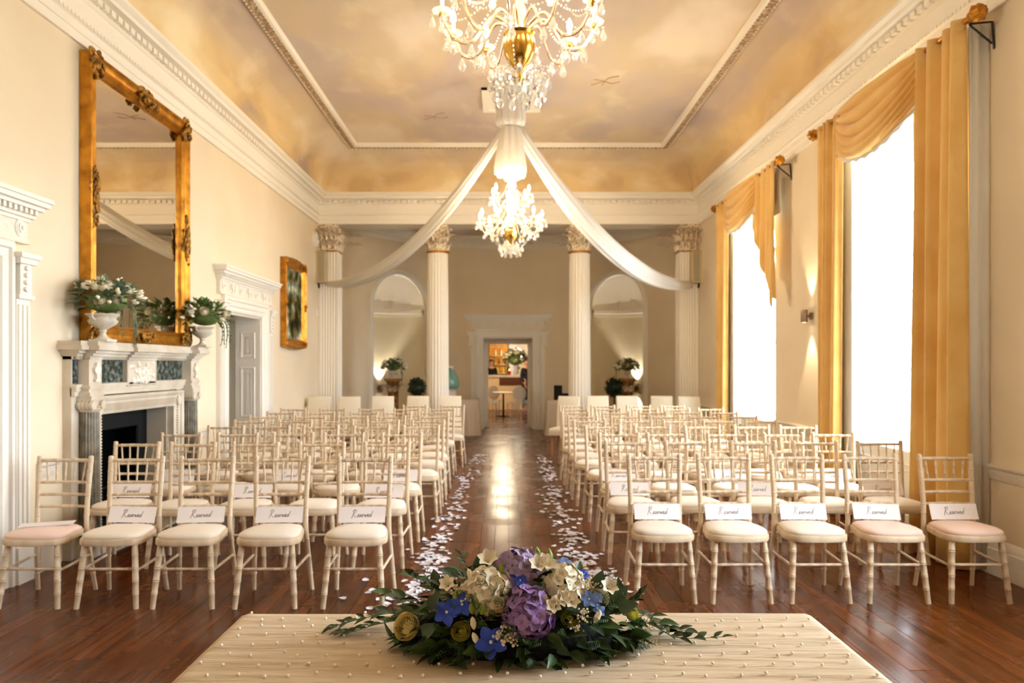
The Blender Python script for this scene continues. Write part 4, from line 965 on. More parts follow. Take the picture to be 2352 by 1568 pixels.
for side, ys_, xs_ in (('fireplace', LY, LX), ('window', RY, RX)):
    for r in range(9):
        for k, x in enumerate(xs_[r]):
            far = r > 2; rz = random.uniform(-.03,.03)*(1 if r else .5)
            if (side, r, k) in (('window',2,4),('window',3,4)): rz = -.14
            y = ys_[r]+random.uniform(-.015,.015)*(r > 0)
            ch = base if first else tree(base, (x,y,0), rz); first = False
            ch.location = (x,y,0); ch.rotation_euler = (0,0,rz)
            row = 'front row' if r == 0 else ORD[r]+' row'; seat = 'aisle seat' if k == 0 else ('wall-end seat' if k == len(xs_[r])-1 and k == 4 else ORD[k]+' seat from the aisle')
            ch['label'] = 'limewashed spindle-back chair, %s on the %s side, %s' % (row, side, seat); ch['group'] = 'chairs set in rows either side of the aisle'
            if (side == 'window' and r == 0 and k >= 3) or (side == 'fireplace' and r == 0 and k == 4):
                for q in ch.children:
                    if q.name.startswith('cushion'): q.data = q.data.copy(); q.data.materials[0] = m_seatp; q['label'] = 'blush pink cushion'
            if r == 0 or (r in (1,2) and k in (0,2,4)):
                flat = (side == 'fireplace' and r == 0 and k == 4)
                lab = 'white card lying flat on the blush seat beside the left door' if flat else 'white Reserved card propped on %s chair, %s side, %s' % (row, side, seat)
                cd = thing('reserved_card', lab, 'card', (x,y,0), rz, 'Reserved cards on the chairs')
                if flat: M = TR((.01,-.045,.494), (-PI/2+.03,0,.35)); cd.location.z = 0
                else: M = TR((random.uniform(-.012,.012), .082, .487), (-.36,random.uniform(-.02,.02),random.uniform(-.05,.05)))
                card0.put(cd, M)
                if not flat: word0.put(cd, M @ TR((.0,-.0022,.052)))
# high-backed dining chairs along the back
def parson():
    ch = thing('high_backed_chair', '', 'chair', (0,0,0), group='high-backed chairs behind the rows')
    b = MB(); rows = []
    for z, y, h in ((.42,.13,.03),(.5,.14,.035),(.75,.17,.034),(.95,.205,.03),(.985,.212,.024),(1.0,.215,.012)):
        w = .19+.004*math.sin(z*3); rows.append([(-w,y-h,z),(-w+.012,y-h-.004,z),(w-.012,y-h-.004,z),(w,y-h,z),(w,y+h,z),(-w,y+h,z)])
    b.grid(rows, closeu=True); b.f.append(tuple(range(30,36))); b.build('backrest', m_parson, ch, 40, True)
    s_ = MB(); rows = []
    for g, z in ((0,.34),(.005,.36),(.008,.42),(0,.45),(-.02,.465),(-.06,.47)): rows.append([(-.2-g,-.22-g,z),(.2+g,-.22-g,z),(.2+g,.16+g*.2,z),(-.2-g,.16+g*.2,z)])
    s_.grid(rows, closeu=True); s_.f.append((20,21,22,23)); s_.f.append((3,2,1,0)); s_.build('seat', m_parson, ch, 50, True)
    for sx in (-1,1):
        for y in (-.18,.14): MB().tube([(sx*.17,y,.35),(sx*.165,y*1.05,0)], [.022,.016], 4).build('leg', m_orange, ch, 0, True)
    return ch
pb = parson(); PCH = [(724,12.3,'beside the corner pier under the painting'),(797,12.3,'between the corner pier and the left niche'),(878,12.5,'in front of the left niche light'),(956,12.6,'in front of the left topiary'),(1034,12.55,'beside the aisle near the teal globe'),
       (1297,12.5,'beside the aisle near the black speaker'),(1376,12.6,'in front of the right round column'),(1447,12.6,'in front of the right niche light'),(1524,12.55,'between the right niche and the corner pier'),(1590,12.4,'at the end by the far window curtain')]
for k, (px, Y, lab) in enumerate(PCH):
    c_ = pb if k == 0 else tree(pb, (0,0,0)); c_.location = ((px-VX)/F*Y, Y, 0); c_.rotation_euler = (0,0,.05*((k*7) % 5-2)+(-.35 if k == 5 else 0)); c_['label'] = 'ivory high-backed chair '+lab
# ---------------- petals ----------------
def petal_mb(seed):
    r_ = random.Random(seed); mb = MB(); rows = []
    for i in range(4):
        q = (i+.001)/3; rows.append([(.027*q*(1+.12*math.sin(3*a+seed))*math.cos(a), .024*q*math.sin(a)*(1+.1*math.cos(2*a+seed)), .0015+.006*q*q*(1+.5*math.sin(2*a+seed))) for a in [2*PI*j/9 for j in range(9)]])
    return mb.grid(rows, closeu=True)
pets = [Pool(petal_mb(s_), 'petal', m_petal, 180) for s_ in range(4)]
LT = [(12.4,-.44,.10),(10.97,-.445,.13),(9.78,-.52,.13),(8.61,-.51,.12),(7.74,-.55,.12),(6.99,-.56,.10),(6.44,-.58,.11),(6.13,-.61,.07),(5.81,-.58,.13),(5.52,-.565,.08),(5.26,-.52,.06),(5.10,-.6,.12),(4.9,-.62,.14),(4.55,-.72,.13)]
RT = [(12.3,.60,.07),(11.3,.62,.09),(10.7,.62,.09),(9.8,.62,.10),(9.0,.62,.12),(8.38,.58,.12),(7.8,.586,.13),(7.18,.574,.14),(6.7,.6,.10),(6.33,.614,.12),(6.0,.593,.13),(5.68,.613,.12),(5.4,.658,.12),(5.15,.705,.12),(4.85,.77,.13)]
allp = []
for sd_, TRK in (('fireplace', LT), ('window', RT)):
    for q in range(600):
        t = random.uniform(0, len(TRK)-1.001); i = int(t); u = t-i; a, b = TRK[i], TRK[i+1]
        if random.random() > .62+.45*math.sin(t*3.1+(0 if sd_ == 'window' else 1))*.8: continue
        Y = lerp(a[0], b[0], u); s_ = lerp(a[2], b[2], u); allp.append((Y, lerp(a[1], b[1], u)+random.gauss(0,.62)*s_, sd_))
for px, py in ((840,1334),(855,1357),(845,1363),(787,1376),(1230,1385)): Y = EYE*F/(py-VY); allp.append((Y, (px-VX)/F*Y, 'fireplace'))
for q in range(26): Y = random.uniform(4.8,8.5); allp.append((Y, random.choice((-1,1))*random.gauss(.62,.14), 'fireplace'))
allp = [(Y, x, 'fireplace' if x < 0 else 'window') for Y, x, _ in allp]; allp.sort()
far = {'fireplace': MB(), 'window': MB()}
for k, (Y, x, sd_) in enumerate(allp):
    M = TR((x, Y, .001+.004*random.random()), (random.uniform(-.15,.15),random.uniform(-.15,.15),random.uniform(0,6.28)), random.uniform(.8,1.15))
    if k < 300:
        o = random.choice(pets).put(None, M); tag(o, 'white petal in the trail along the %s side of the aisle' % sd_, 'petal', 'petals along the %s side of the aisle' % sd_)
    else:
        f = far[sd_]; f.M = M; src = petal_mb(k % 4); f.add(src.v, src.f)
for sd_, f in far.items():
    f.M = None; tag(f.build('scattered_petals', m_petal, None, 180), 'far white petals scattered along the %s side of the aisle' % sd_, 'petals', kind='stuff')

# ---------------- table, cloth, pearls ----------------
TX0, TX1, TY0, TY1, TZ = -.838, .976, 1.50, 2.318, .75
tb = thing('trestle_table', 'long table hidden under the pearl-dotted cloth', 'table', (.07, 1.9, 0))
MB().box(TX0+.01,TX1-.01,TY0+.01,TY1-.01,TZ-.03,TZ-.004).build('tabletop', m_orange, tb, 0)
for x in (TX0+.1, TX1-.1):
    for y in (TY0+.1, TY1-.1): MB().tube([(x,y,0),(x,y,TZ-.03)], .02, 8).build('leg', m_dark, tb)
tc = MB(); rows = []; NXc, NYc = 120, 60; ovh = .34
def prof_ax(a, b, n):
    L = (b-a)+2*ovh; out = []
    for i in range(n+1):
        s_ = L*i/n-ovh
        if s_ < 0: out.append((a-.006-.02*(1-math.exp(s_*8)), s_))
        elif s_ > b-a: out.append((b+.006+.02*(1-math.exp((b-a-s_)*8)), (b-a)-s_))
        else: out.append((a+s_, 0))
    return out
xs_ = prof_ax(TX0, TX1, NXc); ys_ = prof_ax(TY0, TY1, NYc)
for y, dy in ys_:
    row = []
    for x, dx in xs_:
        z = TZ+min(dx,0)+min(dy,0) if (dx < 0 or dy < 0) else TZ
        z = TZ+min(dx,dy,0); w = 0
        if dx >= 0 and dy >= 0: z += .0012*math.sin(y*60+x*2.5)+.0008*math.sin(y*23-x*4)
        if dx < 0: w = .012*math.sin(y*40)*(-dx/ovh)
        wy = .012*math.sin(x*35)*(-dy/ovh) if dy < 0 else 0
        row.append((x+w, y+wy, z+.002))
    rows.append(row)
clo = tc.grid(rows).build('tablecloth', m_tan, None, 180); tag(clo, 'tan tulle tablecloth dotted with pearls on the front table', 'tablecloth')
prl = Pool(MB().ell((0,0,0), (.0046,.0046,.0044), 10, 7), 'pearl', m_pearl, 180)
random.seed(21)
for i in range(26):
    for j in range(9):
        x = TX0+.035+(i+(j % 2)*.5)*.0715+random.uniform(-.016,.016); y = TY0+.27+j*.068+random.uniform(-.016,.016)
        if x < TX1-.01 and y < TY1-.008: prl.put(clo, TR((x, y, TZ+.0075)))
# ---------------- flower building blocks ----------------
random.seed(5)
def leaf_mb(L, w, tip=1.0, cup=.15, n=6, rnd=False):
    """leaf growing along +Y from the origin, face up, with a folded midrib"""
    mb = MB(); rows = []
    for i in range(n+1):
        t = i/n; ww = w*(math.sin(PI*t**(.75 if not rnd else .62))**(tip)) if 0 < t < 1 else w*.03
        z = -cup*L*t*t*.8; rows.append([(-ww, L*t, z+ww*.35), (-ww*.5, L*t, z+ww*.12), (0, L*t, z), (ww*.5, L*t, z+ww*.12), (ww, L*t, z+ww*.35)])
    return mb.grid(rows)
def floret_mb(r=.012, n=4):
    mb = MB()
    for k in range(n):
        a = 2*PI*k/n; ca, sa = math.cos(a), math.sin(a); rows = []
        for i in range(5):
            t = i/4; w = r*.62*math.sin(PI*(.12+.80*t))**.7; u = r*(.04+1.05*t); z = .002*math.sin(PI*t)+.003*t*t
            rows.append([(u*ca-v*sa, u*sa+v*ca, z+abs(v)*.25) for v in (-w,-w*.4,w*.4,w)])
        mb.grid(rows)
    mb.ell((0,0,.002),(.0016,.0016,.0016),6,4); return mb
def rpetal_mb(w, h, out, curl):
    """rose petal standing at the origin, bulging towards -Y, rolled back at the rim"""
    mb = MB(); rows = []
    for i in range(7):
        t = i/6; row = []
        for j in range(7):
            s_ = (j-3)/3; ww = w*math.sin(PI*(.16+.62*t))**.8; x = ww*s_; y = -out*math.sin(PI*.5*min(1,t*1.2))-curl*max(0,t-.7)**2*6+.35*w*s_*s_*(1-.3*t)
            row.append((x, y, h*(t-.10*max(0,t-.75)*4*curl/.01*.25)-.12*h*s_*s_*t))
        rows.append(row)
    return mb.grid(rows)
def fibo(n, lo=-.2):
    out = []
    for k in range(n):
        z = 1-(1-lo)*(k+.5)/n; r = math.sqrt(max(0,1-z*z)); a = k*2.39996; out.append(Vector((r*math.cos(a), r*math.sin(a), z)))
    return out
fl4 = {}
def hydrangea(arr, p, nrm, R, mat_, label, n=58):
    if mat_.name not in fl4: fl4[mat_.name] = Pool(floret_mb(), 'floret', mat_, 180)
    h = MB().ell((0,0,0), (R*.78,)*3, 12, 8).build('hydrangea', mat_, arr, 180, True); h['label'] = label
    h.matrix_basis = align(p, nrm)
    for d in fibo(n, -.35):
        j = d*R*random.uniform(.94,1.06); fl4[mat_.name].put(h, align(j, d+Vector((random.uniform(-.5,.5),random.uniform(-.5,.5),random.uniform(-.5,.5))), random.uniform(0,3), R/.055*random.uniform(1.25,1.6)))
    return h
def shell_mb(r, h, span, flare):
    """rose petal: part of a bulging cup of radius r and height h, rim rolled outward"""
    mb = MB(); rows = []
    for i in range(8):
        t = i/7; row = []
        for j in range(9):
            q = (j-4)/4; a = q*span/2-PI/2; tt = t*(1-.16*q**4); rr = r*(.35+.65*math.sin(PI/2*min(1, tt*1.55)))-.10*r*max(0, tt-.62)+(flare*max(0, tt-.72)**2*9 if flare >= 0 else flare*max(0, tt-.5)*3.2)+.03*r*(1-q*q)
            row.append((rr*math.cos(a), rr*math.sin(a), h*tt-max(0,flare)*max(0, tt-.8)**2*8))
        rows.append(row)
    return mb.grid(rows)
rp = {}
RLAY = ((.24,1.10,2.9,2,-.05),(.36,1.07,2.6,3,-.07),(.49,1.02,2.4,3,-.06),(.63,.95,2.1,4,.0),(.80,.84,1.9,5,.08))
def rose(arr, p, nrm, R, mat_, label, open_=1.0):
    key = mat_.name
    if key not in rp: rp[key] = [Pool(shell_mb(r, h, sp, fl), 'rose_petal', mat_, 180) for r, h, sp, n, fl in RLAY]
    h = MB().ell((0,0,.48),(.22,.22,.46),10,8).build('rose', mat_, arr, 180, True); tag(h, label)
    h.matrix_basis = align(p-Vector(nrm).normalized()*R*.35, nrm, random.uniform(0,6), R)
    for k, (r, hh, sp, n, fl) in enumerate(RLAY if open_ > .5 else RLAY[:3]):
        for q in range(n): rp[key][k].put(h, Matrix.Rotation(2*PI*(q+k*.37)/n,4,'Z') @ Matrix.Translation((0,0,-.02*k)) @ Matrix.Rotation(random.uniform(-.05,.05),4,'X'))
    return h
dp = {}
def star(arr, p, nrm, R, mat_, label, n=5, spur=True):
    if mat_.name not in dp:
        mb = MB()
        for k in range(n):
            a = 2*PI*k/n; rows = []
            for i in range(6):
                t = i/5; w = .40*math.sin(PI*(.1+.86*t))**.9; u = (.1+.95*t) if n == 5 else (.08+.6*t+.25*t**3); z = (.25*t-.22*t*t) if n == 5 else 1.0*t-.25*t**3
                rows.append([(u*math.cos(a)-v*math.sin(a), u*math.sin(a)+v*math.cos(a), z+abs(v)*.3) for v in (-w,-w*.4,w*.4,w)])
            mb.grid(rows)
        dp[mat_.name] = Pool(mb, 'delphinium' if n == 5 else 'freesia', mat_, 180)
    o = dp[mat_.name].put(arr, align(p, nrm, random.uniform(0,6), R)); o['label'] = label
    if n == 5: MB().ell((0,0,.12),(.12,.12,.14),8,6).build('flower_eye', m_cream, o, 180, True)
    return o
def berries(arr, p, nrm, R, label, n=34):
    mb = MB()
    for k in range(n):
        d = Vector((random.gauss(0,.5),random.gauss(0,.5),abs(random.gauss(0,.35)))); mb.ell(d*R*.75, (R*.13,)*3, 7, 5); mb.tube([(0,0,-R*.9), d*R*.75], R*.02, 3)
    o = mb.build('berry_cluster', m_berry, arr, 180, True); o.matrix_basis = align(p, nrm); o['label'] = label; return o

# ---------------- table arrangement ----------------
AC = Vector((.035, 2.06, TZ+.01)); AXS = Vector((.345, .165, .215))
fa = thing('flower_arrangement', 'long low arrangement of blue, purple and cream flowers on the front table', 'flowers', (AC.x, AC.y, TZ+.004))
def hit(px, py, k=1.0):
    """point and outward normal where the view ray meets the dome of the arrangement"""
    o = Vector((0,0,EYE)); d = at(px, py, 1.0)-o; e = AXS*k
    q = o-AC; A = sum((d[i]/e[i])**2 for i in range(3)); B = 2*sum(q[i]*d[i]/e[i]**2 for i in range(3)); Cc = sum((q[i]/e[i])**2 for i in range(3))-1
    D = B*B-4*A*Cc
    t = (-B-math.sqrt(D))/(2*A) if D > 0 else -B/(2*A)
    p = o+d*t
    if p.z < TZ+.02: t = (TZ+.02-EYE)/d.z; p = o+d*t
    n = Vector(((p[0]-AC[0])/e[0]**2, (p[1]-AC[1])/e[1]**2, (p[2]-AC[2])/e[2]**2)).normalized()
    return p-Vector(fa.location), n
MB().ell((0,0,.0), (AXS.x*.86, AXS.y*.8, AXS.z*.8), 20, 10).build('moss_base', pmat('dark moss', (18,26,14), .9, bump=(60,.6)), fa, 180, True)
for v in (fa.children[0].data.vertices): v.co.z = max(v.co.z, .0)
def P2(px, py, k=1.0): return hit(px, py, k)
view = Vector((0,-.75,.45))
def put(fn, px, py, R, mat_, lab, k=1.0, **kw):
    p, n = P2(px, py, k); fn(fa, p, (n+view*.8).normalized(), R, mat_, lab, **kw)
hydrangea(fa, P2(1190,1316,.95)[0], (0,-.4,1), .062, m_lav, 'grey lilac hydrangea head at the top', 62)
hydrangea(fa, P2(1212,1406,.95)[0], (0,-1,.5), .062, m_purple, 'purple hydrangea head in the middle', 66)
hydrangea(fa, P2(1122,1362,.93)[0], (-.2,-.8,.6), .060, m_ivoryp, 'ivory hydrangea head on the left', 66)
hydrangea(fa, P2(1290,1352,.93)[0], (.2,-.7,.7), .060, m_ivoryp, 'ivory hydrangea head on the right', 66)
put(rose, 1145, 1388, .040, m_yel, 'pale yellow rose'); put(rose, 938, 1440, .045, m_yel, 'large pale yellow rose at the left end', 1.02); put(rose, 1207, 1344, .028, m_cream, 'small cream rose')
put(rose, 1372, 1374, .036, m_cream, 'cream rose at the right'); put(rose, 1308, 1420, .030, m_lime2, 'yellow green rose'); put(rose, 1060, 1450, .032, m_lime2, 'yellow green rose'); put(rose, 1018, 1368, .022, m_cream, 'cream rosebud', open_=.3); put(rose, 1010, 1400, .024, m_cream, 'cream rosebud', open_=.3); put(rose, 1450, 1408, .026, m_lime2, 'yellow green rose at the right end')
for px, py, r, m_ in ((1027,1406,.036,m_blue),(1062,1388,.032,m_blue),(1128,1474,.042,m_blue),(1190,1322,.022,m_blue),(1195,1333,.020,m_blue),(1031,1340,.016,m_blue),(1296,1294,.024,m_pblue),(1341,1319,.016,m_blue),(1352,1376,.024,m_pblue),(1370,1372,.018,m_pblue),(1376,1402,.018,m_pblue)):
    put(star, px, py, r, m_, 'pale blue delphinium' if m_ is m_pblue else 'bright blue delphinium', 1.12)
for px, py, r in ((1122,1292,.030),(1236,1302,.028),(1258,1300,.024),(1288,1378,.022),(1270,1392,.022),(1300,1372,.022),(1246,1384,.020),(1262,1398,.018),(1312,1382,.022),(1395,1352,.026),(1030,1345,.024),(1250,1290,.02)):
    put(star, px, py, r*1.1, m_ivoryp, 'white freesia', 1.16, n=6)
for px, py, R, n in ((1052,1356,.030,30),(1078,1370,.030,30),(1160,1455,.034,40),(1172,1466,.022,22),(1338,1412,.026,26),(1330,1445,.024,22),(1360,1340,.026,26),(1345,1350,.022,20)):
    p, nn = P2(px, py, 1.10); berries(fa, p, (nn+view*.6).normalized(), R, 'cluster of tiny white berries', n)
bud = Pool(MB().lathe([(.001,0),(.006,.006),(.008,.016),(.005,.028),(.001,.034)], 8), 'bud', m_bud, 180); budc = Pool(MB().lathe([(.001,0),(.005,.006),(.008,.018),(.006,.03),(.001,.038)], 12), 'bud', m_cream, 180)
for px, py, k_ in ((1238,1284,bud),(1089,1446,budc),(1098,1480,budc),(1364,1430,budc),(1150,1322,bud),(1044,1382,bud),(1085,1410,bud),(1096,1400,bud),(1105,1412,bud),(1086,1336,budc),(1265,1288,bud)):
    p, nn = P2(px, py, 1.08); k_.put(fa, align(p, nn*.4+Vector((random.uniform(-.5,.5),0,1)), 0, 1.1))
# foliage: pointed ruscus and oval eucalyptus leaves
lfA = Pool(leaf_mb(.055,.0105,1.0,.25), 'leaf', m_leaf, 180); lfB = Pool(leaf_mb(.046,.016,.8,.15,6,True), 'leaf', m_euc, 180); lfD = Pool(leaf_mb(.062,.017,.9,.25), 'leaf', m_leaf, 180)
nl = 0
def leafmat(p, d, up, sc):
    d = d.normalized(); x = d.cross(up)
    if x.length < 1e-3: x = Vector((1,0,0))
    x.normalize(); z = x.cross(d); M = Matrix((x, d, z)).transposed().to_4x4(); M.translation = p; return M @ Matrix.Scale(sc, 4)
stf = MB()
for k in range(520):
    a = random.uniform(0, 2*PI); e = random.uniform(.0, 1)**1.6*1.35; ee = AXS*random.uniform(.80,1.0)
    n = Vector((math.cos(a)*math.cos(e), math.sin(a)*math.cos(e), math.sin(e))); p = Vector((n.x*ee.x, n.y*ee.y, max(.012, n.z*ee.z)))
    if n.y > .35 and e < .7: continue
    d = Vector((n.x*1.0, n.y*.8, n.z*.5+random.uniform(-.35,.35)))+Vector((random.uniform(-.5,.5),random.uniform(-.5,.5),random.uniform(-.2,.3)))
    if p.z+d.normalized().z*.05 < .006: d.z = abs(d.z)*.3
    M = leafmat(p, d, Vector((n.x,n.y,n.z+.4)), random.uniform(.75,1.25)); q = random.random()
    if nl < 215: (lfA if q < .55 else lfD if q < .85 else lfB).put(fa, M); nl += 1
    else:
        stf.M = M; s_ = leaf_mb(.055,.0125,1.0,.25,5); stf.add(s_.v, s_.f)
def spray(pts, nleaf, L, sc0, sc1, flip=1):
    """arching stem with paired pointed leaves"""
    global nl
    path = crom([Vector(p)-Vector(fa.location) for p in pts], 10)
    MB().tube(path, [.0018*(1-.6*i/len(path)) for i in range(len(path))], 5).build('stem', m_stem, fa, 180, True)
    for k in range(nleaf):
        t = (k+.6)/nleaf; i = min(len(path)-2, int(t*(len(path)-1))); p = path[i]; tg = (path[i+1]-path[i]).normalized(); s_ = 1 if k % 2 else -1
        side = tg.cross(Vector((0,0,1))).normalized()*s_; d = tg*.8+side*random.uniform(.3,.9)+Vector((0,0,random.uniform(-.05,.55)))
        (lfA if random.random() < .75 else lfD).put(fa, leafmat(p, d, Vector((0,-.3,1)), lerp(sc0, sc1, t)*random.uniform(.85,1.1))); nl += 1
def tp(px, py, z): Y = (EYE-z)*F/(py-VY); return at(px, py, Y)
spray([tp(960,1400,.80), tp(880,1410,.79), tp(810,1425,.775), tp(758,1440,.765)], 17, 0, 1.0, .65)
spray([tp(940,1420,.79), tp(870,1432,.775), tp(815,1448,.765), tp(775,1452,.763)], 15, 0, 1.0, .65)
spray([tp(1430,1410,.80), tp(1500,1436,.772), tp(1560,1464,.765), tp(1665,1462,.775)], 20, 0, 1.15, .6)
spray([tp(1430,1400,.80), tp(1490,1412,.80), tp(1530,1440,.78), tp(1575,1448,.78)], 12, 0, 1.15, .8)
spray([tp(940,1380,.85), tp(905,1372,.86), tp(880,1362,.87)], 7, 0, 1.0, .7); spray([tp(1000,1350,.88), tp(965,1330,.92), tp(938,1318,.95)], 7, 0, 1, .8)
spray([tp(1080,1310,.95), tp(1068,1292,.98), tp(1058,1272,1.0)], 5, 0, .9, .6); spray([tp(1440,1390,.84), tp(1462,1376,.86), tp(1472,1362,.88)], 6, 0, 1, .7)
spray([tp(1080,1480,.78), tp(1062,1505,.765), tp(1046,1528,.758)], 5, 0, .9, .9); spray([tp(1300,1480,.78), tp(1345,1500,.765), tp(1376,1504,.765)], 8, 0, 1.0, 1.0)
spray([tp(1180,1490,.78), tp(1195,1512,.765), tp(1215,1526,.758)], 5, 0, 1.0, 1.0); spray([tp(1220,1290,.97), tp(1222,1280,1.0), tp(1222,1272,1.02)], 3, 0, .9, .6)
for px, py, a in ((1262,1348,.3),(1250,1358,2.8),(1366,1350,1.2),(1413,1368,1.4),(1420,1398,.4),(1345,1402,2.9),(1050,1330,2.4),(990,1400,1.2),(968,1458,.7),(1410,1380,.9)):
    p, n = P2(px, py, 1.06); lfB.put(fa, leafmat(p, Vector((math.cos(a),-.3,math.sin(a))), n+view, 1.25))
# feathery filler
fe = MB()
for k in range(64):
    px = random.uniform(960,1470); py = random.uniform(1350,1490)
    p, n = P2(px, py, .95); d = (n+Vector((random.uniform(-.6,.6),-.2,random.uniform(-.2,.6)))).normalized()
    for q in range(7):
        t = q/7; c0 = p+d*.075*t; fe.tube([c0, p+d*.075*(t+.14)], .0006, 3)
        for s_ in (-1,1): e = (d*.5+d.cross(view).normalized()*s_*.9).normalized(); fe.tube([c0, c0+e*.014*(1.1-t*.6)], [.0007,.0012], 3)
fe.M = None; tag(fe.build('feathery_filler', m_fern, fa, 0, True), kind='stuff'); stf.M = None; tag(stf.build('filler_leaves', m_leaf, fa, 180, True), kind='stuff')

# ---------------- urns with flowers ----------------
m_bq = pmat('soft grey green leaf', (104,122,92), .6); m_fern2 = pmat('soft fern leaf', (104,126,62), .6)
def urn_mb(s_=1):
    return MB().lathe([(r*s_, z*s_) for r, z in ((.07,0),(.07,.025),(.055,.03),(.03,.05),(.022,.075),(.03,.09),(.026,.1),(.06,.12),(.105,.15),(.118,.175),(.10,.195),(.108,.21),(.135,.225),(.138,.235),(.12,.235),(.10,.22))], 24)
def bouquet(name, label, loc, W_, H_, seed, trail, sc=1.0, group=None):
    r_ = random.Random(seed); b = thing(name, label, 'flowers', loc, group=group); L = Vector(loc)
    MB().ell((0,0,H_*.25), (W_*.34,W_*.29,H_*.27), 14, 8).build('foliage_core', m_fern2, b, 180, True)
    for k in range(17):
        d = Vector((r_.uniform(-1,1), r_.uniform(-1,.6), r_.uniform(.0,1))).normalized(); p = Vector((d.x*W_*.54, d.y*W_*.46, H_*.2+d.z*H_*.50))
        rose(b, p, d, .05*sc*r_.uniform(.8,1.15), m_cream if k % 3 else m_ivoryp, None, 1 if k % 4 else .3)
    for k in range(22):
        d = Vector((r_.uniform(-1,1), r_.uniform(-.9,.9), r_.uniform(-.1,1))).normalized(); p = Vector((d.x*W_*.55, d.y*W_*.45, H_*.2+d.z*H_*.45)); budc.put(b, align(p, d, 0, 1.9*sc))
    lv = MB()
    for k in range(170):
        d = Vector((r_.uniform(-1,1), r_.uniform(-1,1), r_.uniform(-.2,1))).normalized(); p = Vector((d.x*W_*.46, d.y*W_*.4, H_*.2+d.z*H_*.42)); lv.M = leafmat(p, d+Vector((r_.uniform(-.5,.5),r_.uniform(-.5,.5),r_.uniform(-.3,.4))), Vector((0,0,1)), r_.uniform(1.2,2.2)*sc); s_ = leaf_mb(.05,.015,.9,.2,4); lv.add(s_.v, s_.f)
    for sx, n in trail:
        for q in range(n):
            x0 = sx*W_*r_.uniform(.25,.5); y0_ = r_.uniform(-.5,.2)*W_*.4; x = x0; pts = [(x0,y0_,H_*.15),(x0+sx*.04,y0_,0),(x0+sx*.05,y0_,-.10*sc),(x0+sx*.05+r_.uniform(-.02,.02),y0_,-r_.uniform(.15,.27)*sc)]
            lv.M = None; pp = crom(pts, 5); lv.tube(pp, .004*sc, 4)
            for c_ in pp[4::2]: lv.M = leafmat(c_, Vector((r_.uniform(-1,1),r_.uniform(-1,1),-.6)), Vector((0,0,1)), .7*sc); s_ = leaf_mb(.05,.012,.9,.2,4); lv.add(s_.v, s_.f)
    lv.M = None; tag(lv.build('foliage', m_bq if seed % 2 else m_fern2, b, 180, True), kind='stuff'); return b
for y, lab, lab2, sd_, tr in ((5.86, 'white stone urn on the mantel nearest the camera', 'cream roses and trailing greenery in the near mantel urn', 3, ((1,4),)), (7.78, 'white stone urn on the far end of the mantel', 'cream roses and trailing greenery in the far mantel urn', 8, ((1,6),))):
    u = thing('stone_urn', lab, 'urn', (WL+.22, y, MANT), group='mantel urns'); urn_mb(.95).build('bowl', m_stone, u, 40, True); MB().bbox(-.075,.075,-.075,.075,0,.02,.004).build('foot', m_stone, u, 0, True)
    for s_ in (-1,1): MB().tube(crom([(0,s_*.11,.17),(0,s_*.15,.19),(0,s_*.155,.22),(0,s_*.13,.215)], 5), .008, 6).build('handle', m_stone, u, 180, True)
    bq = bouquet('rose_bouquet', lab2, (WL+.25, y, MANT+.24), .47, .36, sd_, tr)
    bq.rotation_euler = (0,0,.0)
for sgn, lab in ((-1,'left'), (1,'right')):
    X, Y = ((903-VX)/F*15.9, 15.9) if sgn < 0 else ((1441-VX)/F*15.9, 15.9)
    pd = thing('flower_pedestal', 'carved brown pedestal standing before the %s niche' % lab, 'pedestal', (X,Y,0), group='niche pedestals')
    MB().lathe([(.155,.06),(.145,.1),(.125,.13),(.12,.5),(.12,1.05),(.135,1.08),(.12,1.10),(.14,1.15),(.16,1.2)], 16).build('shaft', m_pedestal, pd, 40, True)
    MB().bbox(-.16,.16,-.16,.16,0,.06,.01).build('base', m_pedestal, pd, 0, True); MB().bbox(-.165,.165,-.165,.165,1.2,1.25,.01).build('top', m_pedestal, pd, 0, True)
    for k in range(6): a = k*PI/3; leafA.put(pd, TR((.115*math.cos(a),.115*math.sin(a),.96),(0,0,a+PI/2),1.0))
    u = thing('stone_urn', 'small white urn on the %s pedestal' % lab, 'urn', (X,Y,1.25), group='niche urns'); urn_mb(.75).build('bowl', m_stone, u, 40, True); MB().bbox(-.06,.06,-.06,.06,0,.018,.003).build('foot', m_stone, u, 0, True)
    bouquet('rose_bouquet', 'white roses and greenery in the urn on the %s pedestal' % lab, (X,Y,1.43), .46, .32, 12+sgn, ((1,2),(-1,1)), 1.15)
    tx, ty = ((958-VX)/F*15.3, 15.3) if sgn < 0 else ((1411-VX)/F*15.3, 15.3)
    bt = thing('topiary_tree', 'dark round-headed topiary tree beside the %s pedestal' % lab, 'plant', (tx,ty,0), group='topiary trees')
    MB().lathe([(.11,0),(.14,.26),(.15,.28),(.13,.28),(.12,.26)], 18).build('pot', m_stone, bt, 40, True)
    MB().tube([(0,0,.24),(.01,0,.5),(-.005,0,.95)], .018, 8).build('trunk', m_bark, bt, 180, True)
    cr = MB().ell((0,0,1.07),(.17,.17,.16),14,10)
    for k in range(420):
        d = Vector((random.gauss(0,1),random.gauss(0,1),random.gauss(0,1))).normalized(); cr.M = leafmat(Vector((0,0,1.07))+d*random.uniform(.14,.19), d+Vector((random.uniform(-.8,.8),random.uniform(-.8,.8),random.uniform(-.5,.8))), Vector((0,0,1)), random.uniform(.9,1.4)); s_ = leaf_mb(.05,.014,.9,.2,3); cr.add(s_.v, s_.f)
    cr.M = None; cr.build('crown', pmat('topiary leaf %s' % lab, (22,40,22), .5, col2=(40,64,34), nscale=20), bt, 180, True)

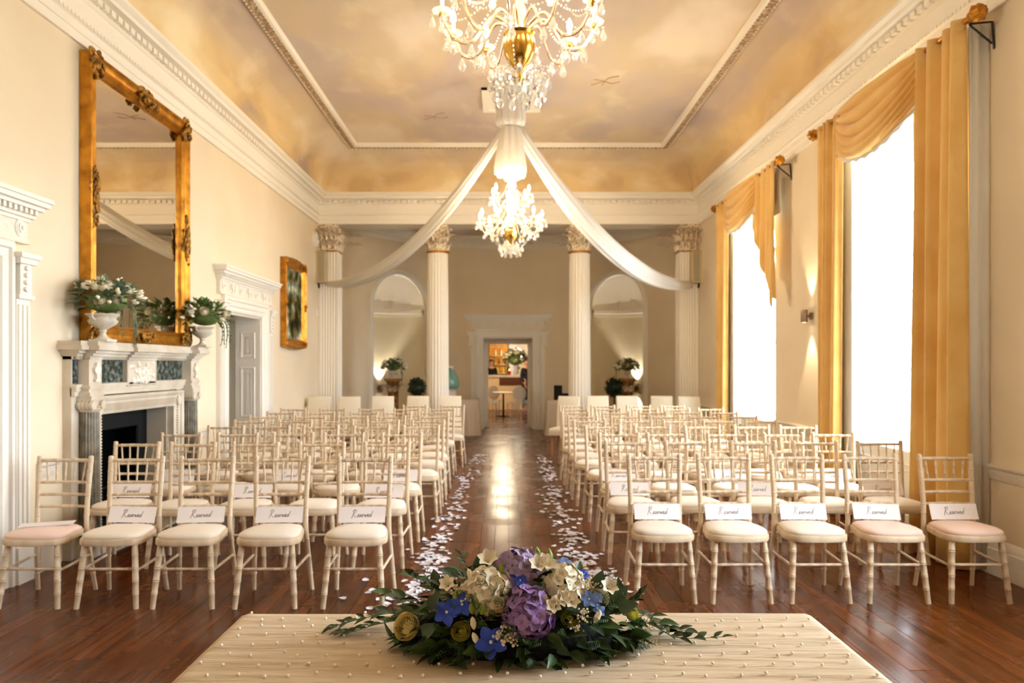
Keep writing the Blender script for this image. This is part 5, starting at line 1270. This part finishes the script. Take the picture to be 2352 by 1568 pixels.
# ---------------- console tables beside the apse door ----------------
def draped(name, label, x0, x1, y0, y1, h, seed):
    t = thing(name, label, 'table', ((x0+x1)/2,(y0+y1)/2,0), group='cloth-covered tables by the apse door'); r_ = random.Random(seed)
    MB().box(x0+.01,x1-.01,y0+.01,y1-.01,h-.03,h-.004).build('tabletop', m_orange, t, 0)
    per = []; n = 26
    for a, b in (((x0,y0),(x1,y0)),((x1,y0),(x1,y1)),((x1,y1),(x0,y1)),((x0,y1),(x0,y0))):
        for i in range(n): per.append((lerp(a[0],b[0],i/n), lerp(a[1],b[1],i/n)))
    cx_, cy_ = (x0+x1)/2, (y0+y1)/2; rows = []
    for k in range(9):
        q = k/8; row = []
        for j, (x, y) in enumerate(per):
            s_ = 1+q*.10+q*.055*math.sin(j*.75+seed)+q*.03*math.sin(j*1.9); row.append((cx_+(x-cx_)*s_, cy_+(y-cy_)*s_, max(.004, h*(1-q)+.003*math.sin(j))))
        rows.append(row)
    rows.insert(0, [(cx_+(x-cx_)*.5, cy_+(y-cy_)*.5, h+.002) for x, y in per]); rows.insert(0, [(cx_, cy_, h+.002) for _ in per])
    MB().grid(rows, closeu=True).build('cloth', m_linen, t, 120); return t
draped('cloth_table', 'cream cloth-covered table left of the apse doorway', -1.30, -.58, 15.7, 16.2, .78, 1); draped('cloth_table', 'cream cloth-covered table right of the apse doorway', .92, 1.62, 15.7, 16.2, .78, 4)
tg = thing('teal_globe', 'glossy teal globe on a white stand partly behind the round column', 'ornament', (-1.22, 15.95, .78))
MB().bbox(-.13,.13,-.1,.1,0,.20,.02).build('stand', m_card, tg, 0, True); MB().bbox(-.07,.07,-.02,.05,.2,.75,.01).build('board', m_card, tg, 0, True)
MB().lathe([(.02,.24),(.16,.25),(.2,.30),(.2,.4),(.165,.52),(.11,.62),(.05,.70),(.005,.72)], 24).build('dome', m_teal, tg, 60, True)
bs = thing('black_speaker', 'small black speaker box on the right cloth-covered table', 'speaker', (1.17, 15.85, .78))
MB().bbox(-.085,.085,-.08,.08,0,.32,.008).build('cabinet', m_black, bs, 0, True); MB().bbox(-.07,.07,-.09,-.078,.02,.30,.0).build('grille', m_blackc, bs, 0, True)
lt = thing('laptop', 'black laptop beside the small black speaker', 'laptop', (1.42, 15.85, .78))
MB().bbox(-.15,.15,-.1,.1,0,.018,.004).build('keyboard_base', m_black, lt, 0, True); MB().add([(-.15,.1,.018),(.15,.1,.018),(.15,.15,.14),(-.15,.15,.14),(-.15,.11,.018),(.15,.11,.018),(.15,.16,.14),(-.15,.16,.14)], [(0,1,2,3),(4,5,6,7),(0,1,5,4),(2,3,7,6),(1,2,6,5),(0,3,7,4)]).build('screen', m_black, lt, 0, True)

# ---------------- the bar room beyond the doorway ----------------
m_bw = pmat('bar room cream', (236,222,196), .8)
br = MB(); X0, X1, Yb0, Yb1, Zb = -3.0, 3.2, YD+.60, 29.0, 4.0
br.box(X0-.1,X0,Yb0,Yb1,0,Zb); br.box(X1,X1+.1,Yb0,Yb1,0,Zb); br.box(X0,X1,Yb1,Yb1+.1,0,Zb); br.box(X0,X1,Yb0,Yb1,Zb,Zb+.1); br.box(X0,AX-.5,Yb0,Yb0+.05,0,Zb); br.box(AX+.5,X1,Yb0,Yb0+.05,0,Zb); br.box(AX-.5,AX+.5,Yb0,Yb0+.05,2.07,Zb)
tag(br.build('wall_bar_room', m_bw, None, 0), 'cream walls of the bar room beyond the doorway', kind='structure')
bar = thing('bar_counter', 'cream bar counter with a dark walnut panel beyond the doorway', 'bar', (0,25,0))
MB().box(-1.6,1.6,25.0,25.6,0,1.12).build('front', pmat('bar front', (226,196,156), .6), bar, 0); MB().bbox(-1.65,1.65,24.95,25.65,1.12,1.2,.01).build('counter_top', m_marble, bar, 0); MB().box(-.2,.9,24.96,25.0,.86,1.2).build('walnut_panel', m_barb, bar, 0)
bk = thing('back_bar_display', 'gold lit display shelves behind the bar', 'shelves', (-.3,28.7,0))
MB().box(-.62,.1,28.72,28.98,0,3.4).build('gilt_back', m_gold, bk, 0)
for z in (1.2,1.55,1.9,2.25): MB().box(-.6,.08,28.5,28.72,z,z+.03).build('shelf', m_marble, bk, 0)
for x in (-.9,.32,1.02):
    pl_ = thing('white_pilaster', {-.9:'white pilaster left of the gold display behind the bar', .32:'white pilaster right of the gold display behind the bar', 1.02:'white pilaster behind the standing man'}[x], 'pilaster', (x,28.8,0)); MB().bbox(x-.16,x+.16,28.75,28.99,.1,3.8,.02).build('shaft', m_card, pl_, 0); MB().box(x-.19,x+.19,28.7,28.99,0,.1).build('base', m_card, pl_, 0)
random.seed(31)
for k in range(8):
    z = (1.23,1.58,1.93)[k % 3]; x = -.52+.075*k; b_ = thing('bottle', 'bottle on the %s shelf behind the bar, %s along' % (ORD[k % 3], ORD[k]), 'bottle', (x,28.6,z), group='bottles behind the bar')
    MB().lathe([(.03,0),(.034,.02),(.034,.16),(.012,.2),(.012,.26)], 10).build('body', (m_lime2, m_green, m_cream)[k % 3], b_, 40, True); MB().lathe([(.014,.26),(.014,.285)], 8).build('cap', m_gold, b_, 40, True)
bouquet('bar_bouquet', 'tall white and green bouquet standing on the bar', (.36,25.3,1.55), .75, .75, 21, ((1,3),(-1,3)), 2.0)
vs_ = thing('glass_vase', 'clear vase under the bouquet on the bar', 'vase', (.36,25.3,1.2)); MB().lathe([(.06,0),(.07,.02),(.05,.2),(.09,.42)], 16, cap=False).build('bowl', m_acryl, vs_, 40, True); MB().lathe([(.065,0),(.065,.01)], 16).build('foot', m_acryl, vs_, 40, True)
rc = thing('red_candle', 'small red glass candle on the bar', 'candle', (.15,25.1,1.2)); MB().lathe([(.04,0),(.05,.02),(.05,.15),(.045,.16)], 12).build('glass', m_red, rc, 40, True); MB().lathe([(.01,.16),(.012,.18),(.001,.21)], 8).build('flame', emat('flame', (1,.5,.15), 8), rc, 180, True)
def ghost():
    g = thing('ghost_chair', '', 'chair', (0,0,0), group='clear acrylic chairs in the bar room')
    MB().bbox(-.19,.19,-.2,.19,.44,.465,.008).build('seat', m_acryl, g, 0, True)
    o = [(.185*math.cos(a),.70+.22*math.sin(a)) for a in [2*PI*i/24 for i in range(24)]]; MB().prism(o, lambda u,z,h: (u,.19+h+.05*(z-.5),z), 0, .018).build('backrest', m_acryl, g, 0, True)
    for sx in (-1,1):
        for y in (-.18,.18): MB().tube([(sx*.17,y,.45),(sx*.185,y*1.12,0)], [.022,.016], 8).build('leg', m_acryl, g, 180, True)
    return g
g0 = ghost(); GS = [(-.45,21.0,1.5,'nearest the left jamb'),(-.28,22.1,2.8,'far left of the little table'),(.30,20.7,-.4,'in the middle of the doorway view'),(.52,21.2,.3,'nearest the right jamb'),(.62,22.3,.9,'below the standing man')]
for k, (x, y, rz, lab) in enumerate(GS):
    c_ = g0 if k == 0 else tree(g0, (0,0,0)); c_.location = (x,y,0); c_.rotation_euler = (0,0,rz); c_['label'] = 'clear acrylic chair in the bar room, '+lab
ct = thing('cafe_table', 'small round table among the clear chairs beyond the doorway', 'table', (-.05,21.6,0)); MB().lathe([(.32,.70),(.33,.71),(.33,.73),(.32,.735)], 28).build('top', m_card, ct, 40, True); MB().lathe([(.2,0),(.2,.015),(.03,.03),(.025,.7)], 16).build('stem', m_black, ct, 40, True)
bl = thing('bar_chandelier', 'glowing glass chandelier in the bar room, seen in the floor reflection', 'chandelier', (-.07,22.6,2.45))
MB().lathe([(.02,0),(.16,.05),(.24,.22),(.22,.45),(.13,.75),(.03,.85)], 20).build('lit_body', emat('lit crystal', (1,.84,.58), 30), bl, 180, True); MB().lathe([(.01,.85),(.01,1.5),(.06,1.55)], 10).build('rod', m_brass, bl, 40, True)
wl_ = thing('bar_lamp', 'small bright lamp glowing behind the bouquet', 'lamp', (.5,27.6,0)); MB().lathe([(.12,0),(.03,.04),(.02,1.6),(.03,1.72)], 12).build('stand', m_brass, wl_, 40, True); MB().lathe([(.10,1.72),(.16,1.9),(.12,2.12),(.02,2.2)], 16).build('shade', emat('lamp shade', (1,.88,.66), 14), wl_, 60, True)

# ---------------- the two people in the bar room ----------------
def skin(name, pts, edges, m, parent, root=0):
    me = bpy.data.meshes.new(name); me.from_pydata([p[:3] for p in pts], edges, []); me.materials.append(m); o = bpy.data.objects.new(name, me); C.objects.link(o); o.parent = parent
    md = o.modifiers.new('skin', 'SKIN'); md.use_smooth_shade = True
    if not me.skin_vertices: me.skin_vertices.new()
    for v, p in zip(me.skin_vertices[0].data, pts): r = p[3]; v.radius = (r, p[4] if len(p) > 4 else r)
    me.skin_vertices[0].data[root].use_root = True
    s_ = o.modifiers.new('smooth', 'SUBSURF'); s_.levels = 1; s_.render_levels = 2; return o
def person(label, loc, rz, cloth, legs_m):
    p = thing('person', label, 'person', loc, rz)
    J = [(0,0,.94,.11,.09),(0,0,1.12,.115,.085),(0,-.01,1.32,.13,.09),(0,0,1.46,.055,.055),(0,-.01,1.54,.05,.05),(0,-.02,1.61,.072,.085),(0,-.015,1.68,.062,.075),(0,-.01,1.735,.03,.04)]
    E = [(0,1),(1,2),(2,3),(3,4),(4,5),(5,6),(6,7)]; n = len(J); H = []
    for s_ in (-1,1):
        J += [(s_*.17,0,1.42,.05),(s_*.215,.02,1.15,.04),(s_*.20,-.10,.93,.03),(s_*.195,-.13,.86,.026,.016)]; E += [(2,n),(n,n+1),(n+1,n+2),(n+2,n+3)]; w = n+3; n += 4
        for k in range(4): J += [(s_*(.215-.018*k),-.15,.80-.004*abs(k-1.5),.008),(s_*(.21-.018*k),-.16,.765+.004*abs(k-1.5),.007)]; E += [(w,n),(n,n+1)]; n += 2
        J += [(s_*.165,-.155,.835,.009),(s_*.155,-.17,.805,.008)]; E += [(w,n),(n,n+1)]; n += 2
        J += [(s_*.09,0,.88,.08),(s_*.10,-.01,.5,.055),(s_*.105,.02,.1,.04),(s_*.11,-.05,.035,.035),(s_*.12,-.13,.025,.03,.025)]; E += [(0,n),(n,n+1),(n+1,n+2),(n+2,n+3),(n+3,n+4)]; n += 5
    skin('body', J, E, m_skin, p)
    skin('jacket', [(0,0,.86,.135,.11),(0,0,1.0,.13,.105),(0,0,1.2,.13,.10),(0,-.01,1.34,.14,.10),(0,0,1.445,.07,.065)]+[q for s_ in (-1,1) for q in ((s_*.17,0,1.42,.065),(s_*.215,.02,1.15,.053),(s_*.202,-.09,.95,.042))], [(0,1),(1,2),(2,3),(3,4),(3,5),(5,6),(6,7),(3,8),(8,9),(9,10)], cloth, p)
    skin('trousers', [(0,0,.96,.12,.10)]+[q for s_ in (-1,1) for q in ((s_*.09,0,.88,.095),(s_*.10,-.01,.5,.07),(s_*.105,.01,.07,.055))], [(0,1),(1,2),(2,3),(0,4),(4,5),(5,6)], legs_m, p)
    h = MB(); rows = []
    for i in range(7):
        e = PI/2*i/6-.25; rows.append([(.082*math.cos(e)*math.cos(a), .002+.098*math.cos(e)*math.sin(a)+.012, 1.665+.10*math.sin(e)+(.05 if math.sin(a) < -.3 and i < 3 else 0)) for a in [2*PI*j/14 for j in range(14)]])
    h.grid(rows, closeu=True); h.build('hair', m_hair, p, 180, True)
    fc = MB(); fc.ell((0,-.108,1.615),(.012,.016,.02),8,6)
    for s_ in (-1,1): fc.ell((s_*.075,-.01,1.615),(.01,.018,.028),8,6)
    fc.build('nose_and_ears', m_skin, p, 180, True)
    ey = MB()
    for s_ in (-1,1): ey.ell((s_*.03,-.098,1.635),(.011,.007,.006),8,5)
    ey.ell((0,-.100,1.575),(.024,.006,.005),8,5); ey.build('eyes_and_mouth', m_hair, p, 180, True); return p
person('man in a navy suit standing at the right of the bar', (.70,24.4,0), .9, m_navy, m_navy)
person('bartender in black standing behind the left end of the bar', (-.50,26.3,0), .4, m_blackc, m_blackc)
for pl in (bud, budc, leafA, vol, lfA, lfB, lfD, card0, word0): pl.drop()
